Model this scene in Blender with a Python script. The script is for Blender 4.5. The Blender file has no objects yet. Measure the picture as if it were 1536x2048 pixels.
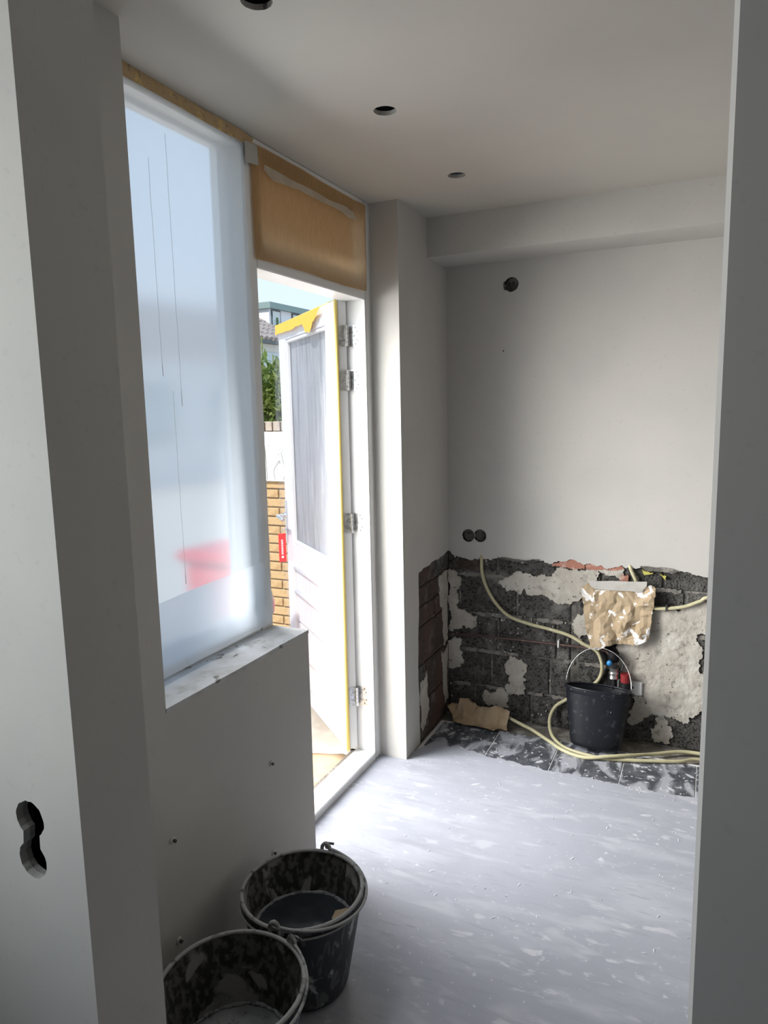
import bpy, bmesh, math, random
from mathutils import Vector, Matrix, noise
from mathutils.geometry import delaunay_2d_cdt
random.seed(7)
scene = bpy.context.scene
COL = scene.collection

# ------------------------------------------------------------------ camera
FPX, YAW, PITCH, ROLL = 1407.78, math.radians(25.1184), math.radians(8.2269), math.radians(-1.1833)
CAM = Vector((1.2134, -0.0505, 1.5977))
F = Vector((-math.sin(YAW)*math.cos(PITCH), math.cos(YAW)*math.cos(PITCH), -math.sin(PITCH)))
R0 = Vector((math.cos(YAW), math.sin(YAW), 0)); U0 = R0.cross(F)
R = math.cos(ROLL)*R0 + math.sin(ROLL)*U0
U = -math.sin(ROLL)*R0 + math.cos(ROLL)*U0
cd = bpy.data.cameras.new('camera'); cam = bpy.data.objects.new('camera', cd); COL.objects.link(cam)
cam.matrix_world = Matrix(((R.x, U.x, -F.x, CAM.x), (R.y, U.y, -F.y, CAM.y), (R.z, U.z, -F.z, CAM.z), (0, 0, 0, 1)))
cd.sensor_fit = 'VERTICAL'; cd.sensor_height = 36; cd.lens = FPX*36/2048; cd.clip_start = .02; cd.clip_end = 300
scene.camera = cam

# ------------------------------------------------------------------ world, sun, daylight, exposure
w = bpy.data.worlds.new('sky'); scene.world = w; w.use_nodes = True
nt = w.node_tree; nt.nodes.clear()
o_ = nt.nodes.new('ShaderNodeOutputWorld'); bg = nt.nodes.new('ShaderNodeBackground')
tc = nt.nodes.new('ShaderNodeTexCoord'); sx = nt.nodes.new('ShaderNodeSeparateXYZ'); rp = nt.nodes.new('ShaderNodeValToRGB')
rp.color_ramp.elements[0].position = 0.0; rp.color_ramp.elements[0].color = (.70, .785, .88, 1)
rp.color_ramp.elements[1].position = 0.6; rp.color_ramp.elements[1].color = (.44, .69, 1.0, 1)
nt.links.new(tc.outputs['Generated'], sx.inputs[0]); nt.links.new(sx.outputs['Z'], rp.inputs[0])
nt.links.new(rp.outputs[0], bg.inputs[0]); nt.links.new(bg.outputs[0], o_.inputs[0]); bg.inputs[1].default_value = 1.3

sd = bpy.data.lights.new('sun', 'SUN'); sd.energy = 4.6; sd.angle = math.radians(2); sd.color = (1, .96, .89)
sun = bpy.data.objects.new('sun', sd); COL.objects.link(sun)
sun.rotation_euler = Vector((.0, -.66, .75)).to_track_quat('Z', 'Y').to_euler()

def area(name, loc, target, sx_, sy_, power, color, spread=180):
    l = bpy.data.lights.new(name, 'AREA'); l.spread = math.radians(spread); l.shape = 'RECTANGLE'; l.size = sx_; l.size_y = sy_; l.energy = power; l.color = color
    o = bpy.data.objects.new(name, l); COL.objects.link(o); o.location = loc
    d = (Vector(target)-Vector(loc)).normalized()
    o.rotation_euler = (-d).to_track_quat('Z', 'Y').to_euler(); o.visible_camera = False
    return o
# daylight entering through the film-covered window, the open door and the window of the room behind
for zz_, pw_ in ((1.30, 1.6), (1.70, 3.2), (2.08, 3.4)):
    area('daylight_window', (-.055, 1.54, zz_), (.945, 1.56, zz_-.34), .60, .40, pw_, (.97, .985, 1), 165)
area('daylight_door', (-.68, 2.12, 1.12), (.32, 2.44, .78), .72, 1.9, 51, (1, .985, .955), 110)
area('daylight_near_window', (-.06, .0, 1.60), (.74, .9, 1.60), .62, 1.45, 6.2, (.96, .985, .985), 150)

vs = scene.view_settings
vs.view_transform = 'Standard'; vs.look = 'None'; vs.gamma = 1; vs.use_curve_mapping = False; vs.exposure = 0

# ------------------------------------------------------------------ materials
MATS = {}
def mat(name, base, rough=.6, layers=(), bump=None, metal=0., spec=.5, trans=None):
    """layers: (scale, colour, lo, hi, detail, (sx,sy,sz)); bump: (scale, strength, distance)"""
    m = bpy.data.materials.new(name); m.use_nodes = True; n = m.node_tree; b = n.nodes['Principled BSDF']
    b.inputs['Roughness'].default_value = rough; b.inputs['Metallic'].default_value = metal
    b.inputs['Specular IOR Level'].default_value = spec
    t = n.nodes.new('ShaderNodeTexCoord')
    col = None
    def mapped(sc):
        mp = n.nodes.new('ShaderNodeMapping'); mp.inputs['Scale'].default_value = sc
        n.links.new(t.outputs['Object'], mp.inputs[0]); return mp.outputs[0]
    b.inputs['Base Color'].default_value = (*base, 1)
    for i, L in enumerate(layers):
        sc, c2, lo, hi, det = L[:5]; st = L[5] if len(L) > 5 else (1, 1, 1)
        tx = n.nodes.new('ShaderNodeTexNoise'); tx.inputs['Scale'].default_value = sc; tx.inputs['Detail'].default_value = det
        n.links.new(mapped(st), tx.inputs['Vector'])
        if len(L) > 6: tx.inputs['Distortion'].default_value = L[6]
        mr = n.nodes.new('ShaderNodeMapRange'); mr.inputs[1].default_value = lo; mr.inputs[2].default_value = hi
        n.links.new(tx.outputs['Fac'], mr.inputs[0])
        fac = mr.outputs[0]
        if len(L) > 7:      # flecks come in drifts: thin them out with a coarse mask
            t2 = n.nodes.new('ShaderNodeTexNoise'); t2.inputs['Scale'].default_value = L[7]; t2.inputs['Detail'].default_value = 3
            m3 = n.nodes.new('ShaderNodeMapping'); m3.inputs['Location'].default_value = (3.1*i, 1.7, 0); n.links.new(t.outputs['Object'], m3.inputs[0]); n.links.new(m3.outputs[0], t2.inputs['Vector'])
            r2 = n.nodes.new('ShaderNodeMapRange'); r2.inputs[1].default_value = .46; r2.inputs[2].default_value = .60; n.links.new(t2.outputs['Fac'], r2.inputs[0])
            mu = n.nodes.new('ShaderNodeMath'); mu.operation = 'MULTIPLY'; n.links.new(fac, mu.inputs[0]); n.links.new(r2.outputs[0], mu.inputs[1]); fac = mu.outputs[0]
        mx = n.nodes.new('ShaderNodeMix'); mx.data_type = 'RGBA'
        n.links.new(fac, mx.inputs[0])
        if col is None: mx.inputs[6].default_value = (*base, 1)
        else: n.links.new(col, mx.inputs[6])
        mx.inputs[7].default_value = (*c2, 1); col = mx.outputs[2]
    if col is not None: n.links.new(col, b.inputs['Base Color'])
    if bump:
        tx = n.nodes.new('ShaderNodeTexNoise'); tx.inputs['Scale'].default_value = bump[0]; tx.inputs['Detail'].default_value = 6
        n.links.new(t.outputs['Object'], tx.inputs['Vector'])
        bp = n.nodes.new('ShaderNodeBump'); bp.inputs['Strength'].default_value = bump[1]; bp.inputs['Distance'].default_value = bump[2]
        n.links.new(tx.outputs['Fac'], bp.inputs['Height']); n.links.new(bp.outputs[0], b.inputs['Normal'])
    if trans:   # (colour, factor): part of the light passes diffusely through the sheet
        tr = n.nodes.new('ShaderNodeBsdfTranslucent'); tr.inputs[0].default_value = (*trans[0], 1)
        ms = n.nodes.new('ShaderNodeMixShader'); ms.inputs[0].default_value = trans[1]
        out = n.nodes['Material Output']
        n.links.new(b.outputs[0], ms.inputs[1]); n.links.new(tr.outputs[0], ms.inputs[2]); n.links.new(ms.outputs[0], out.inputs[0])
    MATS[name] = m; return m

mat('plaster_white', (.505, .49, .46), .75, [(3, (.48, .468, .445), .45, .62, 3), (60, (.46, .45, .43), .62, .75, 2)], (90, .06, .002))
mat('ceiling_white', (.50, .478, .43), .8, [(2.2, (.475, .455, .415), .45, .65, 3)], (60, .05, .002))
mat('plaster_grey', (.60, .59, .57), .85, [(5, (.66, .65, .63), .45, .6, 4)], (70, .1, .003))
mat('screed', (.36, .373, .425), .5, [
    (1.3, (.32, .333, .383), .42, .62, 4), (2.2, (.40, .414, .465), .52, .66, 5, (1, 3, 1)), (26, (.32, .333, .38), .58, .68, 3, (.35, 2, 1)),
    (7, (.42, .433, .48), .56, .68, 10, (.7, 2.0, 1), .4), (15, (.50, .51, .55), .60, .67, 13, (.75, 1.7, 1), .25, 1.6), (30, (.52, .53, .57), .62, .70, 8, (1, 1.3, 1), .2, 3.2),
    (60, (.53, .54, .585), .66, .73, 4), (4, (.285, .295, .335), .62, .74, 6, (.4, 2.5, 1))], (30, .12, .002))
mat('tile_slate', (.055, .06, .072), .5, [(14, (.11, .115, .13), .45, .6, 5), (5, (.34, .35, .39), .50, .60, 10, (1.8, .8, 1), 1.4), (45, (.50, .51, .55), .62, .66, 4), (14, (.52, .53, .57), .62, .67, 7)], (40, .2, .002))
mat('fleck', (.46, .47, .51), .7)
mat('grout', (.72, .72, .73), .8)
mat('bare_concrete', (.20, .18, .155), .9, [(18, (.33, .31, .28), .5, .65, 6), (70, (.12, .105, .09), .55, .7, 4)], (60, .6, .006))
mat('block_grey', (.078, .074, .069), .95, [(95, (.016, .015, .014), .52, .60, 4), (30, (.13, .124, .115), .52, .70, 6), (6, (.21, .20, .185), .56, .70, 9)], (110, 1.0, .012))
mat('block_red', (.062, .045, .038), .95, [(60, (.028, .021, .018), .5, .64, 5), (9, (.14, .12, .105), .54, .68, 8), (3, (.10, .055, .042), .5, .65, 4)], (90, .8, .008))
mat('mortar_dark', (.13, .12, .108), .95, [(18, (.27, .25, .225), .48, .6, 7), (9, (.05, .047, .043), .5, .62, 5)], (60, .7, .008))
mat('mortar_light_grey', (.22, .205, .185), .95, [(30, (.13, .122, .11), .5, .62, 6)], (60, .7, .008))
mat('old_plaster', (.42, .39, .34), .9, [(9, (.50, .475, .425), .48, .62, 6), (22, (.30, .275, .24), .58, .70, 8), (55, (.12, .112, .10), .66, .70, 5)], (24, .8, .014))
mat('brick_red', (.36, .16, .115), .9, [(30, (.5, .36, .3), .52, .66, 5)], (60, .5, .006))
mat('paint_white', (.80, .80, .79), .35, [(4, (.76, .76, .755), .5, .7, 3)], (50, .03, .001))
mat('paint_door', (.80, .80, .80), .35, (), (40, .03, .001))
mat('sill_dirty', (.50, .50, .50), .75, [(12, (.40, .39, .37), .48, .62, 8), (20, (.16, .15, .125), .60, .64, 9, (1, .6, 1), .8), (7, (.58, .585, .60), .52, .66, 6)], (30, .5, .004))
mat('kraft', (.50, .34, .17), .8, [(40, (.40, .26, .12), .45, .6, 4, (1, 3, .6))], (60, .2, .003), trans=((.68, .48, .30), .6))
mat('kraft_paper', (.41, .315, .205), .85, [(10, (.35, .265, .165), .45, .62, 3), (13, (.80, .78, .75), .575, .595, 10, (1, 1, 1), 1.4)], (20, .3, .004))
mat('kraft_bag', (.40, .30, .19), .75, [(9, (.27, .19, .11), .45, .62, 3)], (20, .4, .005))
mat('tape_cream', (.62, .57, .47), .6, [(20, (.55, .50, .40), .45, .6, 3)], None, trans=((.8, .75, .62), .3))
mat('tape_brown', (.46, .32, .16), .4, [(30, (.62, .43, .16), .52, .64, 5, (1, 1, 1)), (60, (.26, .19, .10), .56, .68, 5)], (60, .5, .004))
mat('tape_clear', (.46, .445, .415), .4, [(15, (.40, .385, .35), .45, .6, 3)])
mat('tape_yellow', (.95, .52, .06), .5)
mat('seal_yellow', (.74, .56, .16), .5)
mat('steel', (.78, .78, .77), .38, [(60, (.5, .5, .49), .45, .6, 3)], None, metal=1.)
mat('steel_dark', (.10, .10, .10), .5, (), None, metal=.6)
mat('handle_metal', (.75, .75, .76), .2, (), None, metal=1.)
mat('void_shade_black', (.012, .012, .012), .9)  # near-black colour standing in for the shade inside holes and recesses
mat('box_black', (.009, .009, .011), .6, spec=.15)
mat('wire_black', (.03, .03, .035), .5)
mat('drywall_edge', (.34, .33, .31), .9, [(60, (.22, .215, .2), .5, .65, 4)], (80, .5, .004))
mat('bucket_clean', (.008, .009, .013), .42, [(36, (.04, .043, .05), .60, .72, 6), (70, (.30, .31, .33), .70, .74, 5)], (50, .1, .002), spec=.35)
mat('bucket_stained', (.016, .017, .021), .5, [(34, (.085, .087, .092), .52, .62, 9, (1.6, 1.6, .45), .6), (15, (.30, .30, .295), .60, .635, 9, (1, 1, .6), .8)], (50, .3, .003))
mat('bucket_inside', (.020, .020, .019), .8, [(60, (.10, .098, .092), .46, .58, 9, (1, 1, .7)), (9, (.25, .245, .235), .57, .61, 9, (1, 1, .8), .7)], (60, .5, .004))
mat('bucket_rim', (.27, .27, .265), .7, [(30, (.07, .07, .072), .55, .66, 5)], (60, .4, .003))
mat('slurry_dark', (.022, .027, .032), .12, [(6, (.045, .05, .055), .5, .7, 4)], (8, .05, .004))
mat('slurry_grey', (.12, .125, .125), .35, [(9, (.21, .215, .215), .45, .62, 5), (40, (.05, .052, .054), .58, .7, 4)], (25, .2, .004))
mat('foam', (.21, .215, .22), .8, [(80, (.09, .09, .095), .5, .6, 4)], (90, .6, .004))
mat('conduit', (.50, .465, .29), .5, [(30, (.43, .40, .25), .5, .7, 3), (50, (.62, .60, .48), .64, .7, 4)], (40, .08, .001))
mat('copper_dark', (.085, .052, .045), .5, [(40, (.2, .13, .11), .56, .7, 4)], None, metal=.35)
mat('drip_grey', (.62, .62, .63), .7)
mat('plastic_white', (.72, .72, .70), .4)
mat('plastic_blue', (.03, .22, .50), .4)
mat('plastic_red', (.22, .015, .018), .5)
mat('tag_red', (.78, .05, .05), .45)
mat('tag_white', (.9, .9, .9), .5)
mat('bin_red', (.75, .06, .06), .4)
mat('yellow_foam', (.45, .42, .10), .8)
mat('paving', (.60, .55, .48), .9, [(8, (.52, .47, .40), .45, .6, 5)], (60, .2, .003))
mat('cardboard', (.52, .38, .235), .85, [(9, (.47, .335, .20), .45, .62, 4)])
mat('brick_yellow', (.56, .385, .20), .9, [(22, (.47, .30, .145), .48, .64, 6), (60, (.36, .22, .11), .62, .72, 5)], (70, .6, .005))
mat('mortar_light', (.30, .25, .18), .95, (), (60, .4, .003))
mat('brick_grey', (.50, .42, .34), .9, [(18, (.34, .27, .2), .5, .66, 6)], (60, .6, .005))
mat('poster_white', (.88, .88, .86), .5)
mat('poster_line', (.12, .12, .11), .6)
mat('leaf', (.115, .175, .03), .5, [(3, (.26, .29, .06), .5, .66, 3), (6, (.04, .075, .015), .48, .62, 3)], None, trans=((.28, .36, .06), .25))
mat('leaf_pale', (.30, .35, .12), .5, [(5, (.16, .21, .05), .45, .6, 3)], None, trans=((.42, .5, .14), .25))
mat('stem', (.20, .24, .08), .7)
mat('render_white', (.72, .72, .72), .8)
mat('render_cream', (.60, .58, .53), .85)
mat('fascia_green', (.22, .29, .27), .6)
mat('roof_tile', (.27, .235, .22), .85, [(6, (.19, .165, .16), .45, .65, 4)])
mat('frame_dark', (.10, .11, .11), .5)
mat('pane_far', (.45, .52, .53), .1)
mat('curtain', (.6, .63, .6), .8)
mat('plant_dark', (.08, .14, .05), .7)
def mat_glass(name, tint=(.975, .985, .99), rough=0.):
    m = bpy.data.materials.new(name); m.use_nodes = True; n = m.node_tree; n.nodes.remove(n.nodes['Principled BSDF'])
    t = n.nodes.new('ShaderNodeBsdfTransparent'); t.inputs[0].default_value = (*tint, 1)
    g = n.nodes.new('ShaderNodeBsdfGlossy'); g.inputs['Roughness'].default_value = .02
    ms = n.nodes.new('ShaderNodeMixShader'); ms.inputs[0].default_value = .05
    n.links.new(t.outputs[0], ms.inputs[1]); n.links.new(g.outputs[0], ms.inputs[2])
    n.links.new(ms.outputs[0], n.nodes['Material Output'].inputs[0]); MATS[name] = m; return m
mat_glass('glass')
def mat_film(name, see, rough, tcol, tfac, clear=0., dfrac=.28, streak=None, ior=1.12):
    """milky plastic film: rough see-through mixed with diffuse transmission; 'clear' lets part of it stay transparent"""
    m = bpy.data.materials.new(name); m.use_nodes = True; n = m.node_tree; n.nodes.remove(n.nodes['Principled BSDF'])
    out = n.nodes['Material Output']
    rf = n.nodes.new('ShaderNodeBsdfRefraction'); rf.inputs['Color'].default_value = (*see, 1); rf.inputs['Roughness'].default_value = rough; rf.inputs['IOR'].default_value = ior
    tl = n.nodes.new('ShaderNodeBsdfTranslucent'); tl.inputs[0].default_value = (*tcol, 1)
    df = n.nodes.new('ShaderNodeBsdfDiffuse'); df.inputs[0].default_value = (*tcol, 1)
    gl = n.nodes.new('ShaderNodeBsdfGlossy'); gl.inputs['Roughness'].default_value = .18
    td = n.nodes.new('ShaderNodeMixShader'); td.inputs[0].default_value = dfrac
    n.links.new(tl.outputs[0], td.inputs[1]); n.links.new(df.outputs[0], td.inputs[2])
    m1 = n.nodes.new('ShaderNodeMixShader'); m1.inputs[0].default_value = tfac
    see_out = rf.outputs[0]
    if clear > 0:
        tp = n.nodes.new('ShaderNodeBsdfTransparent'); tp.inputs[0].default_value = (*see, 1)
        mc = n.nodes.new('ShaderNodeMixShader'); mc.inputs[0].default_value = clear
        n.links.new(rf.outputs[0], mc.inputs[1]); n.links.new(tp.outputs[0], mc.inputs[2]); see_out = mc.outputs[0]
    n.links.new(see_out, m1.inputs[1]); n.links.new(td.outputs[0], m1.inputs[2])
    if streak:
        t = n.nodes.new('ShaderNodeTexCoord'); mp = n.nodes.new('ShaderNodeMapping'); mp.inputs['Scale'].default_value = streak[0]
        tx = n.nodes.new('ShaderNodeTexNoise'); tx.inputs['Scale'].default_value = streak[1]; tx.inputs['Detail'].default_value = 6
        mr = n.nodes.new('ShaderNodeMapRange'); mr.inputs[1].default_value = streak[2]; mr.inputs[2].default_value = streak[3]
        mr.inputs[3].default_value = tfac; mr.inputs[4].default_value = streak[4]
        n.links.new(t.outputs['Object'], mp.inputs[0]); n.links.new(mp.outputs[0], tx.inputs['Vector']); n.links.new(tx.outputs['Fac'], mr.inputs[0]); n.links.new(mr.outputs[0], m1.inputs[0])
    m2 = n.nodes.new('ShaderNodeMixShader'); m2.inputs[0].default_value = .05
    n.links.new(m1.outputs[0], m2.inputs[1]); n.links.new(gl.outputs[0], m2.inputs[2])
    n.links.new(m2.outputs[0], out.inputs[0]); MATS[name] = m; return m
mat_film('film', (.97, .98, .99), .30, (.90, .95, 1.0), .55)
mat_film('film_lower', (.95, .96, .98), .5, (.90, .92, .95), .72)
mat_film('film_door', (.98, .98, 1), .1, (.9, .92, .95), .06, clear=1., streak=((30, 30, 2.5), 1.5, .5, .75, .35))
mat_film('pane_milky', (.95, .97, .99), .45, (.88, .91, .96), .62, dfrac=.5, streak=((26, 26, 1.6), 1.4, .52, .72, .42))

# ------------------------------------------------------------------ mesh helpers
def link(name, verts, faces, m, parent=None, smooth=False, pinv=None):
    me = bpy.data.meshes.new(name); me.from_pydata([tuple(v) for v in verts], [], faces); me.validate(); me.update()
    if m: me.materials.append(MATS[m])
    if smooth:
        for p in me.polygons: p.use_smooth = True
    ob = bpy.data.objects.new(name, me); COL.objects.link(ob)
    if parent: attach(ob, parent)
    return ob
def attach(ob, parent):
    ob.parent = parent
    base = Matrix.Translation(parent.location)
    g = parent.parent
    if g: base = Matrix.Translation(g.location) if parent.type != 'EMPTY' else base
    if parent.type == 'EMPTY' or parent.get('_loc'):
        ob.matrix_parent_inverse = base.inverted()
    # mesh parents are built in world coordinates with identity local matrix: nothing to undo except what they inherit
    return ob
def tag(o, label=None, cat=None, group=None, kind=None):
    if label: o['label'] = label
    if cat: o['category'] = cat
    if group: o['group'] = group
    if kind: o['kind'] = kind
    return o
def thing(name, loc, label, cat, group=None, kind=None):
    e = bpy.data.objects.new(name, None); COL.objects.link(e); e.location = loc; e.empty_display_size = .05
    return tag(e, label, cat, group, kind)

class MB:
    def __init__(s): s.v = []; s.f = []
    def add(s, v, f):
        k = len(s.v); s.v += [Vector(p) for p in v]; s.f += [tuple(i+k for i in q) for q in f]; return s
    def box(s, a, b, fn=None):
        x0, y0, z0 = a; x1, y1, z1 = b
        v = [(x0,y0,z0),(x1,y0,z0),(x1,y1,z0),(x0,y1,z0),(x0,y0,z1),(x1,y0,z1),(x1,y1,z1),(x0,y1,z1)]
        if fn: v = [fn(*p) for p in v]
        return s.add(v, [(0,3,2,1),(4,5,6,7),(0,1,5,4),(1,2,6,5),(2,3,7,6),(3,0,4,7)])
    def tube(s, pts, r, n=10, cap=True, res=0):
        pts = [Vector(p) for p in pts]
        if res: pts = spline(pts, res)
        T = []
        for i in range(len(pts)):
            t = (pts[min(i+1, len(pts)-1)]-pts[max(i-1, 0)]); T.append(t.normalized() if t.length > 1e-9 else Vector((0,0,1)))
        up = Vector((0,0,1)) if abs(T[0].z) < .9 else Vector((1,0,0))
        nrm = (up - T[0]*up.dot(T[0])).normalized(); v = []
        for i, p in enumerate(pts):
            nrm = (nrm - T[i]*nrm.dot(T[i])).normalized(); bi = T[i].cross(nrm)
            rr = r(i/(len(pts)-1)) if callable(r) else r
            for k in range(n):
                a = 2*math.pi*k/n; v.append(p + (nrm*math.cos(a)+bi*math.sin(a))*rr)
        f = []
        for i in range(len(pts)-1):
            for k in range(n):
                a = i*n+k; b = i*n+(k+1) % n; f.append((a, b, b+n, a+n))
        if cap: f.append(tuple(range(n-1, -1, -1))); f.append(tuple(range((len(pts)-1)*n, len(pts)*n)))
        return s.add(v, f)
    def lathe(s, prof, c=(0,0,0), n=48, sx=1, sy=1, xf=None):
        v = []
        for r, z in prof:
            for k in range(n):
                a = 2*math.pi*k/n; p = Vector((r*sx*math.cos(a), r*sy*math.sin(a), z))
                if xf: p = xf(p)
                v.append(p+Vector(c))
        f = []
        for i in range(len(prof)-1):
            for k in range(n):
                a = i*n+k; b = i*n+(k+1) % n; f.append((a, b, b+n, a+n))
        if prof[0][0] < 1e-6 or True:
            pass
        return s.add(v, f)
    def build(s, name, m, parent=None, smooth=False, bev=0, seg=2):
        ob = link(name, s.v, s.f, m, None, smooth)
        if bev:
            bm = bmesh.new(); bm.from_mesh(ob.data)
            bmesh.ops.bevel(bm, geom=bm.edges[:], offset=bev, segments=seg, affect='EDGES', clamp_overlap=True)
            bm.to_mesh(ob.data); bm.free()
        if parent: attach(ob, parent)
        return ob
def spline(P, k):
    out = []
    Q = [P[0]*2-P[1]]+P+[P[-1]*2-P[-2]]
    for i in range(1, len(Q)-2):
        a, b, c, d = Q[i-1:i+3]
        for j in range(k):
            t = j/k
            out.append(.5*((2*b)+(c-a)*t+(2*a-5*b+4*c-d)*t*t+(3*b-a-3*c+d)*t**3))
    out.append(P[-1]); return out
def box(name, a, b, m, parent=None, bev=0, fn=None):
    return MB().box(a, b, fn).build(name, m, parent, bev=bev)
def ragged(P, amp, depth=3, closed=True, seed=0):
    rnd = random.Random(seed); P = [Vector(p) for p in P]
    for d in range(depth):
        Q = []; n = len(P)
        for i in range(n if closed else n-1):
            a = P[i]; b = P[(i+1) % n]; L = (b-a).length
            nn = Vector((-(b-a).y, (b-a).x)); nn = nn/max(nn.length, 1e-9)
            Q += [a, (a+b)/2 + nn*rnd.uniform(-1, 1)*min(amp, L*.34)]
        if not closed: Q.append(P[-1])
        P = Q; amp *= .6
    return P
def inside(p, poly):
    x, y = p; c = False; n = len(poly); j = n-1
    for i in range(n):
        xi, yi = poly[i]; xj, yj = poly[j]
        if (yi > y) != (yj > y) and x < (xj-xi)*(y-yi)/(yj-yi)+xi: c = not c
        j = i
    return c
def tri2d(outer, holes=(), step=0, seed=0):
    V = []; E = []
    for lp in [outer]+list(holes):
        k = len(V); n = len(lp); V += [Vector((p[0], p[1])) for p in lp]; E += [(k+i, k+(i+1) % n) for i in range(n)]
    if step:
        rnd = random.Random(seed)
        xs = [p[0] for p in outer]; ys = [p[1] for p in outer]
        x = min(xs)+step/2
        while x < max(xs):
            y = min(ys)+step/2
            while y < max(ys):
                q = (x+rnd.uniform(-.35, .35)*step, y+rnd.uniform(-.35, .35)*step)
                if inside(q, outer) and not any(inside(q, h) for h in holes): V.append(Vector(q))
                y += step
            x += step
    r = delaunay_2d_cdt(V, E, [], 0, 1e-6)
    vv, ff = r[0], r[2]
    F_ = []
    for t in ff:
        c = sum((vv[i] for i in t), Vector((0, 0)))/len(t)
        if inside(c, outer) and not any(inside(c, h) for h in holes): F_.append(tuple(t))
    return vv, F_
def plate(name, outer, holes, to3, off, m, parent=None, edge_mat=None):
    """flat plate with outline and holes; to3 maps (u,v) to the front face; off is the vector to the back face"""
    vv, F_ = tri2d(outer, holes); off = Vector(off)
    v = [Vector(to3(p.x, p.y)) for p in vv]; n = len(v)
    v += [p+off for p in v]; f = list(F_)+[tuple(i+n for i in reversed(t)) for t in F_]; k0 = len(f)
    for lp in [outer]+list(holes):
        k = len(v); c = len(lp)
        q = [Vector(to3(p[0], p[1])) for p in lp]; v += q+[p+off for p in q]
        f += [(k+i, k+(i+1) % c, k+c+(i+1) % c, k+c+i) for i in range(c)]
    ob = link(name, v, f, m, parent)
    bm = bmesh.new(); bm.from_mesh(ob.data); bmesh.ops.remove_doubles(bm, verts=bm.verts, dist=1e-5); bmesh.ops.recalc_face_normals(bm, faces=bm.faces)
    bm.to_mesh(ob.data); bm.free()
    return ob
def sheet(name, outer, to3, step, disp, m, parent=None, smooth=True, seed=0, thick=0.):
    """thin crumpled sheet; disp(u,v) offsets along its normal through to3(u,v,w)"""
    vv, F_ = tri2d(outer, (), step, seed)
    ob = link(name, [Vector(to3(p.x, p.y, disp(p.x, p.y))) for p in vv], F_, m, parent, smooth)
    if thick:
        md = ob.modifiers.new('thickness', 'SOLIDIFY'); md.thickness = thick
    return ob
def circ(cx, cy, r, n=28, jit=0, seed=0):
    rnd = random.Random(seed); return [(cx+r*(1+rnd.uniform(-jit, jit))*math.cos(2*math.pi*i/n), cy+r*(1+rnd.uniform(-jit, jit))*math.sin(2*math.pi*i/n)) for i in range(n)]
def nz(x, y, z=0): return noise.noise(Vector((x, y, z)))

# ------------------------------------------------------------------ main dimensions (metres)
H = 2.457; XF = -.143; XO = -.245          # ceiling, inner and outer face of the window frame
YW0, YH, ZS = 1.229, 1.914, .870           # window reveal, end of half wall, sill height
YC, YB, XC = 2.747, 3.330, -.009           # corner pier front, back wall, pier side
XR = 3.4; YN = -2.5                         # unseen ends of the rooms
PY0, PY1, PXL, PXR = .68, .83, .3275, 1.2185   # partition with the doorway we look through

# ================================================================== THE SETTING
# floor: slab, screed layer with a ragged edge, a row of old tiles, bare strip
floor = box('floor', (-.30, YN, -.20), (XR, YB+.05, -.014), 'bare_concrete'); tag(floor, 'grey plaster-smeared floor with old slate tiles along the back wall', kind='structure')
edge = [(XR, 2.90), (1.212, 2.916), (1.082, 2.896), (1.003, 2.897), (.922, 2.897), (.839, 2.898), (.754, 2.899), (.641, 2.900), (.568, 2.908), (.487, 2.905), (.389, 2.922), (.269, 2.935), (.166, 2.948), (.081, 2.957), (.03, 2.93), (0, 2.86), (-.009, 2.766)]
edge = [tuple(p) for p in ragged(edge, .012, 3, closed=False, seed=3)]
plate('screed', [(XC, 2.75), (-.16, 2.75), (-.16, YN), (XR, YN)]+edge, [], lambda u, v: (u, v, 0), (0, 0, -.0135), 'screed', floor)
box('grout_bed', (-.009, 2.6, -.0139), (XR, 3.212, -.0048), 'grout', floor)
for i in range(12):
    x0 = .007+.2995*(i-1)+.0 if i else -.02
    x0 = -.292+.2995*i
    a = max(x0+.0025, -.008); b = x0+.2995-.0025
    if b-a < .05: continue
    t = MB().box((a, 2.62, -.012), (min(b, XR), 3.205+random.uniform(-.015, .012), -.0012+random.uniform(-.0005, .0005))).build('tile', 'tile_slate', floor, bev=.0015, seg=1)

rnd = random.Random(31); fl = MB()
for i in range(230):
    x = rnd.uniform(0, 1.35); y = rnd.choice([rnd.uniform(2.76, 3.2), rnd.uniform(2.85, 3.19), rnd.uniform(1.9, 2.9)])
    zt_ = .0 if y < 2.90 else -.0012
    r = rnd.uniform(.0015, .005)*(2.4 if rnd.random() < .08 else 1); k = rnd.randint(6, 8); a0 = rnd.random()*6; e_ = rnd.uniform(.5, 1); ca = math.cos(a0); sa = math.sin(a0)
    P = []
    for q in range(k):
        t_ = 2*math.pi*q/k; rr_ = r*rnd.uniform(.7, 1.3); px, py = rr_*math.cos(t_)*2.2, rr_*math.sin(t_)*e_; P.append((x+px*ca-py*sa, y+px*sa+py*ca, zt_+.0004))
    fl.add(P+[(x, y, zt_+.0016)], [(q, (q+1) % k, k) for q in range(k)])
fk = fl.build('plaster_flecks', 'fleck', floor); fk['kind'] = 'stuff'

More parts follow.
